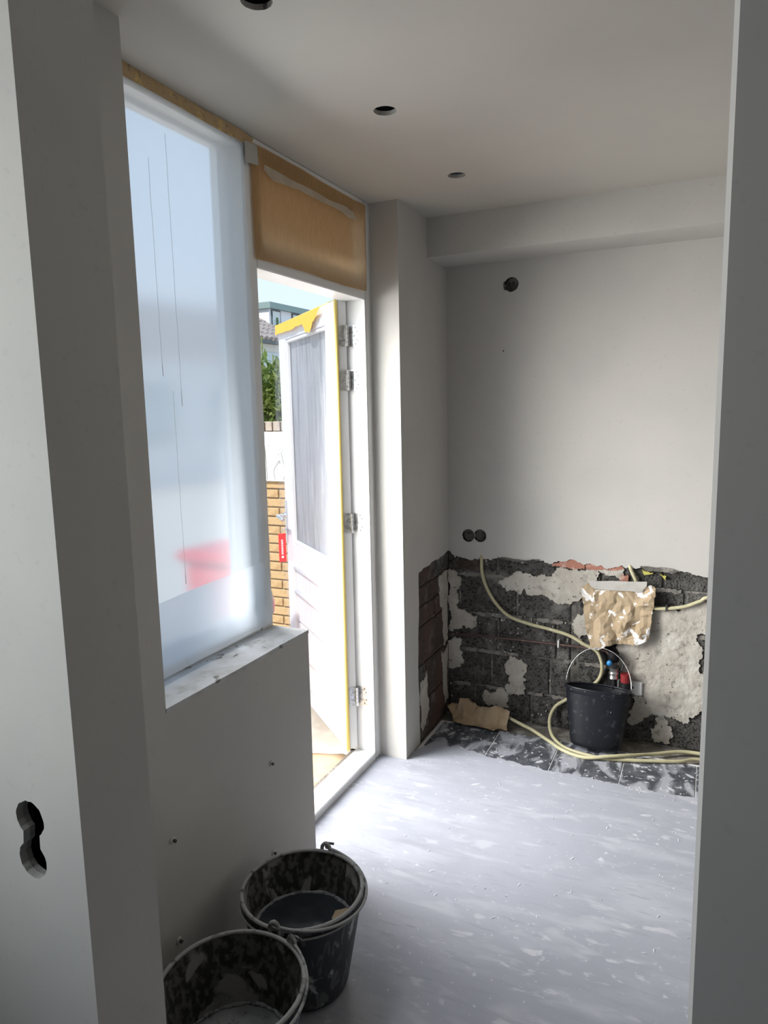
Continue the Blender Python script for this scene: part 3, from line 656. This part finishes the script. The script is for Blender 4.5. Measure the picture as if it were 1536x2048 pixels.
# ------------------------------------------------------------------ electrical boxes
def wall_box(name, x, z, r, label, wires, group=None):
    e = thing(name, (x, YB, z), label, 'electrical box', group)
    mb = MB(); mb.lathe([(r+.0004, -.001), (r+.0004, .045), (0.0001, .045)], (0, 0, 0), 26)
    mb.v = [Vector((x+p.x, YB+.001+p.z, z+p.y)) for p in mb.v]
    mb.build('shell', 'box_black', e, smooth=False)
    for k, w_ in enumerate(wires):
        MB().tube([(x+a, YB+b, z+c) for a, b, c in w_], .0028, 7, res=4).build('wire', 'wire_black', e, smooth=True)
    return e
wall_box('junction_box', .318, 2.173, .0325, 'round black junction box with wires high on the back wall', [[(-.012, .04, .026), (-.014, .012, 0), (-.004, .01, -.028)], [(.012, .04, .02), (.004, .008, .004), (.018, .012, -.026)], [(-.02, .03, .02), (-.033, -.004, .012), (-.034, -.005, -.01), (-.03, -.002, -.022), (-.02, .03, -.026)]])
wall_box('socket_box', .101, .957, .0315, 'left of two round black socket boxes low on the back wall', [[(-.02, .04, 0), (-.006, .01, .012), (.02, .04, .0)]])
wall_box('socket_box', .163, .959, .0315, 'right of two round black socket boxes low on the back wall', [[(.0, .04, -.02), (.014, .012, -.012), (.022, .04, .006)]])

# ------------------------------------------------------------------ buckets
def bucket(name, c, rt, rb, h, label, group, dirty, ear_ang, handle, sy=1., tilt=0., content=None):
    e = thing(name, c, label, 'bucket', group)
    ct, st = math.cos(tilt), math.sin(tilt)
    xf = lambda p: Vector((p.x, p.y*ct+p.z*st, p.z*ct-p.y*st+ (rb*sy*st if tilt else 0)))
    body = [(0.001, .004), (rb*.86, .004), (rb*.97, .008), (rb, .02)]
    body += [(rb+(rt-rb)*t, .02+(h-.02)*t) for t in (.2, .4, .6, .8, .9)]+[(rt*.985, h*.925), (rt, h*.93), (rt, h)]
    MB().lathe(body, c, 56, 1, sy, xf).build('body', 'bucket_stained' if dirty else 'bucket_clean', e, smooth=True)
    ins = [(rt-.003, h), (rt-.005, h-.01)]+[(rb+(rt-rb)*t-.005, .02+(h-.02)*t) for t in (.8, .6, .4, .2, .05)]+[(rb*.9, .012), (.001, .012)]
    MB().lathe(ins, c, 56, 1, sy, xf).build('inside', 'bucket_inside' if dirty else 'bucket_clean', e, smooth=True)
    rim = [(rt-.004+.0055*math.cos(a), h+.0055*math.sin(a)) for a in [i*2*math.pi/10 for i in range(11)]]
    MB().lathe(rim, c, 56, 1, sy, xf).build('rim', 'bucket_rim' if dirty else 'bucket_clean', e, smooth=True)
    if dirty:
        rm2 = [(rt+.002+.003*math.cos(a), h*.925+.003*math.sin(a)) for a in [i*2*math.pi/8 for i in range(9)]]
        MB().lathe(rm2, c, 56, 1, sy, xf).build('band', 'bucket_rim', e, smooth=True)
    C = Vector(c)
    for s in (0, 1):
        a = ear_ang+s*math.pi; p = Vector((rt*math.cos(a), rt*sy*math.sin(a), h)); tn = Vector((-math.sin(a), math.cos(a), 0)); rd = Vector((math.cos(a), math.sin(a), 0))
        pts = [p-tn*.012+Vector((0, 0, -.012)), p-tn*.012+Vector((0, 0, .012)), p+Vector((0, 0, .024)), p+tn*.012+Vector((0, 0, .012)), p+tn*.012+Vector((0, 0, -.012))]
        if dirty:
            MB().tube([C+xf(q+rd*.001) for q in pts], .0055, 8, res=3).build('ear', 'bucket_rim', e, smooth=True)
        else:
            MB().tube([C+xf(p+Vector((0, 0, -.012))), C+xf(p+rd*.012+Vector((0, 0, -.004)))], .007, 8).build('ear', 'bucket_clean', e, smooth=True)
    P = []
    p0 = Vector((rt*math.cos(ear_ang), rt*sy*math.sin(ear_ang), h+.012)); p1 = Vector((-p0.x, -p0.y, p0.z))
    for k in range(25):
        t = math.pi*k/24
        mid = p0*math.cos(t)
        q = Vector((mid.x, mid.y, h+.012))
        if handle == 'folded':      # wire lying along the rim towards the room
            sd_ = Vector((math.sin(ear_ang), -math.cos(ear_ang), 0))
            q = q+sd_*math.sin(t)*(rt+.009); q.z = h+.012-.024*math.sin(t)
        else:
            q = q+Vector((0, .30*math.sin(t)*.12, .172*math.sin(t)))
        P.append(C+xf(q))
    ext = (P[0]-C); 
    MB().tube(P, .0019 if not dirty else .004, 8, res=2).build('handle', 'steel' if not dirty else 'bucket_rim', e, smooth=True)
    if dirty:   # bent wire ends hooked through the ears
        for s, q in ((0, P[0]), (1, P[-1])):
            a = ear_ang+s*math.pi; rd = Vector((math.cos(a), math.sin(a), 0)); tn = Vector((math.sin(ear_ang), -math.cos(ear_ang), 0))
            MB().tube([q, q+rd*.012+Vector((0, 0, .006)), q+rd*.016+tn*.02+Vector((0, 0, .004))], .0038, 7).build('handle_hook', 'steel_dark', e, smooth=True)
    return e
B1 = (.230, 1.462, .0031); B2 = (.256, 1.105, .0031)
bucket('bucket', B1, .170, .122, .288, 'plaster-caked black bucket of dark water standing farther along the half wall', 'dirty mixing buckets by the half wall', True, math.radians(97), 'folded')
bucket('bucket', B2, .172, .124, .290, 'plaster-caked black bucket of grey slurry nearest the camera', 'dirty mixing buckets by the half wall', True, math.radians(68), 'folded')
bucket('bucket', (.770, 3.185, .0), .150, .118, .278, 'clean black bucket with raised wire handle in front of the concrete blocks', None, False, math.radians(-6), 'up', sy=.50, tilt=math.radians(8))
def content(name, c, r, z, m, label, foam, seed):
    P = [(0, 0)]+[(r*math.cos(2*math.pi*k/48), r*math.sin(2*math.pi*k/48)) for k in range(48)]
    vv = [Vector((c[0], c[1], z))]; f = []
    rings = 8
    for i in range(1, rings+1):
        for k in range(48):
            a = 2*math.pi*k/48; q = r*i/rings; vv.append(Vector((c[0]+q*math.cos(a), c[1]+q*math.sin(a), z+.0015*nz(q*20*math.cos(a), q*20*math.sin(a), seed))))
    for k in range(48): f.append((0, 1+k, 1+(k+1) % 48))
    for i in range(rings-1):
        for k in range(48): f.append((1+i*48+k, 1+(i+1)*48+k, 1+(i+1)*48+(k+1) % 48, 1+i*48+(k+1) % 48))
    e = thing(name, (c[0], c[1], z), label, name.replace('_', ' '))
    link('surface', vv, f, m, e, True)
    rnd = random.Random(seed); mb = MB(); pts = []
    for k in range(60):
        a = 2*math.pi*k/60; pts.append((c[0]+(r-.006+rnd.uniform(-.003, .002))*math.cos(a), c[1]+(r-.006+rnd.uniform(-.003, .002))*math.sin(a), z+.001))
    pts.append(pts[0]); mb.tube(pts, lambda t: .004+.003*abs(math.sin(t*40)), 6, cap=False); mb.build('foam_ring', 'foam', e, smooth=True)
content('dirty_water', B1, .146, .172, 'slurry_dark', 'dark water with a foam ring inside the farther bucket', True, 3)
content('plaster_slurry', B2, .140, .118, 'slurry_grey', 'cloudy grey slurry inside the nearest bucket', True, 5)
sc = sheet('paper_scrap', [(.285, 1.545), (.315, 1.565), (.335, 1.535), (.318, 1.50), (.295, 1.505)], lambda u, v, w_: (u, v, .176+w_), .012, lambda u, v: .014*(.5+nz(u*40, v*40)), 'kraft_bag', seed=3)
tag(sc, 'small brown scrap floating in the dark water bucket', 'scrap')

# ------------------------------------------------------------------ conduits, pipe and fittings on the back wall
def conduit(pts, label, r=.0085, corr=False, seed=0):
    o = MB().tube(pts, (lambda t: r*(1+.05*math.sin(t*900))) if corr else r, 10, res=8).build('conduit', 'conduit', smooth=True)
    tag(o, label, 'conduit'); return o
y_ = YB-.006
conduit([(.168, YB+.02, .875), (.170, YB+.002, .845), (.175, y_, .77), (.199, y_, .694), (.249, y_, .615), (.319, y_-.002, .557), (.421, y_-.004, .529), (.52, y_-.004, .514), (.618, y_-.006, .493), (.69, y_-.01, .459), (.748, y_-.01, .432), (.772, y_-.008, .374), (.769, y_, .315), (.745, y_, .27), (.70, y_, .235)], 'cream conduit curving from the plaster edge across the blocks to behind the paper')
conduit([(.672, 3.325, .209), (.601, 3.322, .158), (.556, 3.315, .121), (.533, 3.30, .068), (.545, 3.25, .025), (.585, 3.18, .010), (.660, 3.115, .008), (.797, 3.088, .008), (.926, 3.115, .008), (1.033, 3.150, .008), (1.137, 3.190, .008), (1.23, 3.245, .008), (1.5, 3.25, .008)], 'cream conduit looping out from behind the clean bucket along the floor')
conduit([(.18, 3.29, .06), (.241, 3.285, .062), (.309, 3.27, .050), (.394, 3.24, .036), (.466, 3.225, .018), (.556, 3.163, .009), (.64, 3.095, .008), (.74, 3.065, .008), (.84, 3.082, .0245), (.93, 3.13, .0245), (1.027, 3.215, .010), (1.133, 3.285, .009), (1.23, 3.300, .009), (1.5, 3.30, .009)], 'cream conduit running from the crumpled paper along the floor')
conduit([(.93, YB-.004, .672), (1.001, YB-.008, .669), (1.054, YB-.008, .673), (1.128, YB-.008, .69), (1.189, YB-.008, .72), (1.24, YB-.008, .745), (1.5, YB-.008, .78)], 'cream conduit leaving the right side of the hanging paper')
conduit([(.880, YB+.018, .875), (.891, YB-.003, .842), (.914, YB-.008, .793), (.931, YB-.006, .742), (.935, YB-.004, .69)], 'short conduit stub dropping behind the tape of the hanging paper')
pp = thing('copper_pipe', (.36, YB-.01, .44), 'thin dark copper pipe running level across the concrete blocks', 'pipe')
MB().tube([(-.02, YB-.008, .425), (.12, YB-.010, .436), (.271, YB-.012, .440), (.524, YB-.012, .441), (.739, YB-.012, .441), (.80, YB-.012, .43), (.815, YB-.012, .38)], .0065, 10, res=4).build('tube', 'copper_dark', pp, smooth=True)
for x in (.565,):
    MB().box((x-.004, YB-.020, .428), (x+.004, YB+.012, .463)).build('pipe_clip', 'plastic_white', pp, bev=.001)
cs = MB().box((1.046, YB-.020, .66), (1.054, YB+.008, .692)).build('conduit_clip', 'steel_dark', bev=.001); tag(cs, 'small dark clip holding the right conduit', 'clip')
# chased-out valve group
vz = thing('stop_valve', (.83, YB-.03, .3), 'stop valve with blue cap behind the clean bucket', 'valve')
yv = YB-.032
MB().tube([(.828, yv, .445), (.828, yv, .40)], .024, 14).build('pipe_stub', 'box_black', vz, smooth=True)
MB().tube([(.828, yv, .41), (.828, yv, .365)], .018, 12).build('valve_body', 'steel_dark', vz, smooth=True)
MB().tube([(.813, yv-.018, .397), (.813, yv-.034, .397)], .0125, 14).build('cap', 'plastic_blue', vz, smooth=True)
MB().tube([(.830, yv, .366), (.830, yv, .352), (.830, yv, .330), (.830, yv, .316)], lambda t: .018 if .2 < t < .8 else .021, 14).build('collar', 'steel', vz)
MB().tube([(.830, yv, .345), (.830, yv, .338)], .0225, 14).build('nut', 'steel', vz)
MB().tube([(.832, yv, .318), (.834, yv, .22)], .012, 10).build('hose_tail', 'box_black', vz, smooth=True)
MB().tube([(.845, yv, .43), (.868, yv, .415), (.872, yv, .38), (.862, yv, .355)], .004, 8, res=4).build('cable', 'wire_black', vz, smooth=True)
rv = thing('capped_pipe', (.88, YB-.03, .24), 'black pipe end with a dark red cap behind the clean bucket', 'pipe')
MB().tube([(.884, yv, .305), (.884, yv, .20)], .0225, 16).build('pipe_body', 'box_black', rv, smooth=True)
MB().tube([(.884, yv, .344), (.884, yv, .303)], .0225, 16).build('cap', 'plastic_red', rv, bev=0)
jb = thing('junction_plate', (.92, YB, .28), 'white rectangular cover plate on the old plaster behind the bucket', 'plate')
MB().box((.846, YB-.006, .235), (.958, YB+.006, .302)).build('plate', 'plastic_white', jb, bev=.004)
MB().tube([(.914, YB-.008, .272), (.914, YB-.005, .272)], .006, 10).build('screw', 'steel_dark', jb)
# flat black patch painting in the shade of a recess behind the fittings
ch = MB().box((.755, YB+.012, .17), (.850, YB+.0215, .46)).build('chase_shade_patch', 'void_shade_black', bwall)

# hanging brown paper with its tape
PO = [(.674, .744), (.70, .765), (.733, .772), (.736, .752), (.83, .750), (.933, .745), (.955, .768), (.978, .782), (1.003, .765), (1.004, .735), (.998, .706), (.992, .66), (.988, .622), (.984, .57), (.981, .52), (.923, .49), (.88, .487), (.836, .485), (.794, .471), (.757, .443), (.735, .446), (.719, .453), (.71, .49), (.7, .532), (.69, .585), (.682, .635), (.677, .69)]
def crump(u, v):
    a = abs(nz(u*11, v*9, 2)); b = abs(nz(u*24+3, v*21, 4)); return .018+.036*a+.020*b+.02*max(0, (.70-v)*1.5)
hp_ = sheet('brown_paper', [tuple(p) for p in ragged(PO, .003, 2, seed=3)], lambda u, v, w_: (u, YB+.004-w_, v), .017, crump, 'kraft_paper', smooth=False, seed=5)
tag(hp_, 'crumpled plaster-splashed brown paper taped to the back wall', 'paper')
tp_ = sheet('masking_tape', [tuple(p) for p in ragged([(.705, .778), (.80, .786), (.965, .796), (.965, .776), (.94, .745), (.83, .742), (.735, .742), (.715, .755)], .002, 2, seed=4)], lambda u, v, w_: (u, YB-.030+w_, v), .03, lambda u, v: .10*max(0, v-.76)+.002*nz(u*15, v*15), 'tape_clear', seed=3)
tag(tp_, 'pale tape strip across the top of the hanging brown paper', 'tape')
# crumpled paper bag on the floor in the corner
def bagp(u, v, w_): return (u, 3.165+v, w_)
bo = [(-.008, .125), (.02, .135), (.06, .118), (.11, .130), (.17, .135), (.205, .105), (.25, .112), (.31, .105), (.342, .085), (.335, .050), (.345, .022), (.30, .020), (.285, -.012), (.25, .004), (.19, .010), (.13, .0), (.09, .012), (.06, .03), (.045, .065), (.01, .09)]
def bag_h(u, v):
    ridge = .070*math.exp(-((v-.10-.02*math.sin(u*20))/.035)**2)*(1 if u > .06 else .6)
    return .004+ridge+.055*abs(nz(u*13, v*13, 3))*min(1, max(0, v+.01)*14)+.018*abs(nz(u*33, v*33, 6))+.25*max(0, v-.02)*(.4 if u < .1 else .3)
bg_ = sheet('paper_bag', bo, bagp, .017, bag_h, 'kraft_bag', smooth=False, seed=8)
tag(bg_, 'crumpled brown paper lying on the floor in the back corner', 'paper')

# ================================================================== OUTSIDE
gz = -.04
pav = MB().box((-40, -20, gz-.1), (-.30, 60, gz)).build('floor_yard', 'paving'); tag(pav, 'pale paved yard outside the open door', kind='structure')
cdb = sheet('cardboard', [tuple(p) for p in ragged([(-.262, 1.75), (-.262, 2.71), (-.34, 2.74), (-.56, 2.66), (-.75, 2.55), (-.9, 1.9)], .01, 2, seed=3)], lambda u, v, w_: (u, v, gz+.006+w_), .08, lambda u, v: .003*nz(u*6, v*6), 'cardboard', seed=1, thick=.004)
tag(cdb, 'flat brown cardboard lying outside the door threshold', 'cardboard')
# outer face of the house beside the door
fac = wallbox('wall_facade', [((-.32, YC, gz), (-.302, 3.62, 2.9)), ((-.32, -2.6, gz), (-.302, -.65, 2.9)), ((-.32, .42, gz), (-.302, 1.2292, 2.9)), ((-.32, -.65, gz), (-.302, .42, .83)), ((-.32, -.65, 2.36), (-.302, .42, 2.9)), ((-.32, 1.16, 2.46), (-.302, YC, 2.9)), ((-.32, 1.16, gz), (-.302, 1.90, .84))], 'brick_grey', 'outer brick face of the house')
# garden wall: bricks in running bond, coping of bricks on edge
GY = 3.90
gw = box('wall_garden', (-1.95, GY+.012, gz), (-.30, GY+.10, 1.475), 'mortar_light'); tag(gw, 'yellow brick garden wall with brick-on-edge coping behind the door', kind='structure')
bme = MB().box((-.1025, 0, 0), (.1025, .05, .0525)); b0 = bme.build('brick', 'brick_yellow', None, bev=.004, seg=1)
first = True; n_b = 0
for r in range(24):
    z = gz+.008+r*.0625
    x = -2.6-(.107 if r % 2 else 0)
    while x < -.42:
        if z < 1.42 and x > -1.9:
            ob = b0 if first else b0.copy()
            if not first: COL.objects.link(ob)
            ob.location = (x+.1075, GY+random.uniform(-.003, .003), z); ob.parent = gw; first = False; n_b += 1
        x += .215
first = True
c0 = MB().box((-.026, 0, 0), (.026, .105, .062)).build('coping_brick', 'brick_grey', None, bev=.004, seg=1)
for k in range(12, 38):
    ob = c0 if first else c0.copy()
    if not first: COL.objects.link(ob)
    ob.location = (-2.66+k*.0625, GY-.004+random.uniform(-.003, .003), 1.476); ob.parent = gw; first = False
# white botanical panel hung on the garden wall
po = thing('garden_panel', (-1.55, GY-.02, 1.14), 'white panel with faint line-drawn flowers on the garden wall', 'panel')
MB().box((-1.85, GY-.022, 1.143), (-.95, GY-.008, 1.472)).build('board', 'poster_white', po, bev=.002)
rnd = random.Random(5)
for k in range(9):
    x = -1.62+.05*k+rnd.uniform(-.02, .02); top = rnd.uniform(1.26, 1.38); yy = GY-.0232
    MB().tube([(x, yy, 1.155), (x+rnd.uniform(-.02, .02), yy, 1.22), (x+rnd.uniform(-.04, .04), yy, top)], .0015, 5, res=5).build('drawn_stem', 'poster_line', po)
    fm = MB(); cxp = x+rnd.uniform(-.03, .03)
    for q in range(7):
        a = rnd.uniform(0, 6.28); L = rnd.uniform(.008, .02); px, pz = cxp+rnd.uniform(-.035, .035), top+rnd.uniform(-.015, .02)
        fm.tube([(px, yy, pz), (px+L*.5*math.cos(a), yy, pz+L*.5*math.sin(a)+.003), (px+L*math.cos(a), yy, pz+L*math.sin(a))], .001, 4)
    fm.build('drawn_flower', 'poster_line', po)['kind'] = 'stuff'
# hedge behind the wall: leaves are too many to count
def leaf_cloud(name, n, bounds, size, m, parent, seed):
    rnd = random.Random(seed); v = []; f = []
    for i in range(n):
        p = Vector((rnd.uniform(*bounds[0]), rnd.uniform(*bounds[1]), rnd.uniform(*bounds[2])))
        top = bounds[2][1]-.12*abs(nz(p.x*3, 1.3))-.10*rnd.random()
        if p.z > top: p.z -= .3
        d = Vector((rnd.uniform(-1, 1), rnd.uniform(-1.2, .4), rnd.uniform(-.3, 1))).normalized(); sd_ = d.cross(Vector((rnd.uniform(-1, 1), rnd.uniform(-1, 1), 1))).normalized()
        L = size*rnd.uniform(.7, 1.3); W = L*.22; up = d.cross(sd_)*W*.4; k = len(v)
        v += [p, p+d*L*.45+sd_*W+up, p+d*L-up*1.5, p+d*L*.45-sd_*W+up, p+d*L*.5-up*.3]
        f += [(k, k+1, k+4), (k+1, k+2, k+4), (k+2, k+3, k+4), (k+3, k, k+4)]
    o = link(name, v, f, m, parent); o['kind'] = 'stuff'; return o
hd = thing('hedge', (-1.9, 4.5, 0), 'leafy green hedge growing above the garden wall', 'hedge')
leaf_cloud('foliage', 3000, ((-2.25, -.7), (4.08, 4.9), (1.35, 2.02)), .085, 'leaf', hd, 3)
leaf_cloud('foliage', 1200, ((-2.2, -.7), (4.06, 4.4), (1.45, 1.98)), .09, 'leaf_pale', hd, 9)
for k in range(14):
    x = -2.15+.1*k; MB().tube([(x, 4.5+.2*nz(x, 2), gz), (x+.04, 4.5, .9), (x-.03, 4.45, 1.8)], .012, 6).build('stem', 'stem', hd)
def shoot(x, y, z0, z1, seed, label):
    rnd = random.Random(seed); e = thing('tall_shoot', (x, y, z0), label, 'plant', 'tall shoots above the hedge')
    MB().tube([(x, y, z0), (x+.01, y, (z0+z1)/2), (x+.005, y, z1)], .006, 6, res=4).build('stem', 'stem', e)
    n = int((z1-z0)/.035); vm = MB()
    for i in range(n):
        z = z1-.02-i*.035; a = i*2.4+rnd.random(); L = .035+.075*min(1, i/8); d = Vector((math.cos(a), math.sin(a), .5)).normalized(); s = Vector((-math.sin(a), math.cos(a), 0)); W = .012
        p = Vector((x+.006, y, z))
        MB().add([p, p+d*L*.5+s*W, p+d*L-Vector((0, 0, .25*L)), p+d*L*.5-s*W], [(0, 1, 2), (0, 2, 3)]).build('leaf', 'leaf_pale', e)
shoot(-1.985, 4.6, 1.5, 2.175, 1, 'tallest leafy shoot standing up above the hedge')
shoot(-1.90, 4.62, 1.5, 2.04, 2, 'shorter leafy shoot next to the open door edge')

# red container outside, seen only as a blur through the film
rb_ = thing('red_container', (-1.0, 2.56, gz), 'red container outside blurred behind the window film', 'container')
def bc(x, y, z): return (-1.0+x*(.85+.15*(z-gz)), 2.56+y*(.85+.15*(z-gz)), z)
MB().box((-.18, -.15, gz), (.18, .15, .93), bc).build('body', 'bin_red', rb_, bev=.02)
MB().box((-.20, -.17, .93), (.20, .17, .985), bc).build('lid', 'bin_red', rb_, bev=.015)
MB().tube([(-1.18, 2.44, .96), (-1.24, 2.44, .95), (-1.24, 2.68, .95), (-1.18, 2.68, .96)], .014, 8).build('grip', 'bin_red', rb_, smooth=True)

# far house with dormer
def house(name, corner, ang, label, build):
    e = thing(name, (corner[0], corner[1], gz), label, 'house')
    ca, sa = math.cos(ang), math.sin(ang)
    fn = lambda x, y, z: (corner[0]+x*ca-y*sa, corner[1]+x*sa+y*ca, z)
    build(e, fn)
    return e
def build_far(e, fn):
    B = lambda n, a, b, m, par=e, bev=0: MB().box(a, b, fn).build(n, m, par, bev=bev)
    # local x runs along the dormer front (away from the corner), y goes into the house
    B('wall', (-3.0, -1.1, gz), (7, 6, 4.15), 'render_cream')
    B('gutter', (-3.1, -1.35, 4.1), (7, -1.1, 4.2), 'frame_dark')
    # tiled roof slope in front of and below the dormer
    rf = MB().add([fn(-3.1, -1.3, 4.2), fn(7, -1.3, 4.2), fn(7, 2.2, 6.1), fn(-3.1, 2.2, 6.1), fn(-3.1, -1.3, 4.1), fn(7, -1.3, 4.1), fn(7, 2.2, 5.95), fn(-3.1, 2.2, 5.95)], [(0, 1, 2, 3), (7, 6, 5, 4), (0, 4, 5, 1), (1, 5, 6, 2), (2, 6, 7, 3), (3, 7, 4, 0)]).build('roof', 'roof_tile', e)
    for r in range(9):
        t0 = r/9; y0 = -1.32+3.5*t0; z0 = 4.2+1.9*t0
        for k in range(14):
            x0 = -3.0+.30*k
            if z0 > 5.1 and x0 > -.5: continue
            MB().tube([fn(x0, y0-.02, z0+.05), fn(x0, y0+.40, z0+.245)], .11, 6).build('roof_tile', 'roof_tile', rf)
    B('dormer', (0, 0, 4.85), (6, 3, 5.68), 'render_white')
    B('fascia', (-.12, -.15, 5.66), (6.1, 3.2, 5.90), 'fascia_green')
    for k, x in enumerate((.12, 1.55, 3.0)):
        wn_ = B('window', (x, -.04, 4.90), (x+.62, .04, 5.64), 'frame_dark')
        B('pane', (x+.06, -.05, 4.96), (x+.56, .02, 5.58), 'pane_far', wn_)
        B('curtain', (x+.06, -.052, 5.25), (x+.56, -.048, 5.58), 'curtain', wn_)
        if k == 0: B('plant', (x+.26, -.054, 5.0), (x+.42, -.049, 5.35), 'plant_dark', wn_)
    for x0 in (-2.6, .4, 2.5):
        wn_ = B('window', (x0, -1.14, 3.05), (x0+2.4, -1.08, 3.8), 'pane_far')
        B('sill', (x0-.05, -1.18, 2.98), (x0+2.45, -1.1, 3.06), 'frame_dark', wn_)
house('far_house', (-14.89, 24.0), math.radians(88), 'white house with flat-roofed dormer far beyond the hedge', build_far)
def build_row(e, fn):
    B = lambda n, a, b, m, par=e: MB().box(a, b, fn).build(n, m, par)
    B('wall', (0, 0, gz), (16, 6, 3.0), 'render_white')
    MB().add([fn(-.2, -.3, 3.0), fn(16.2, -.3, 3.0), fn(16.2, 3, 4.6), fn(-.2, 3, 4.6), fn(-.2, 6.3, 3.0), fn(16.2, 6.3, 3.0)], [(0, 1, 2, 3), (3, 2, 5, 4), (0, 3, 4), (1, 5, 2), (0, 4, 5, 1)]).build('roof', 'roof_tile', e)
    for k in range(5):
        wn_ = B('window', (1+3*k, -.05, 1.0), (2.6+3*k, .05, 2.2), 'frame_dark'); B('pane', (1.1+3*k, -.06, 1.08), (2.5+3*k, 0, 2.12), 'pane_far', wn_)
house('row_house', (-12.5, 4.0), math.radians(90), 'pale low house across the yard, blurred behind the film', build_row)
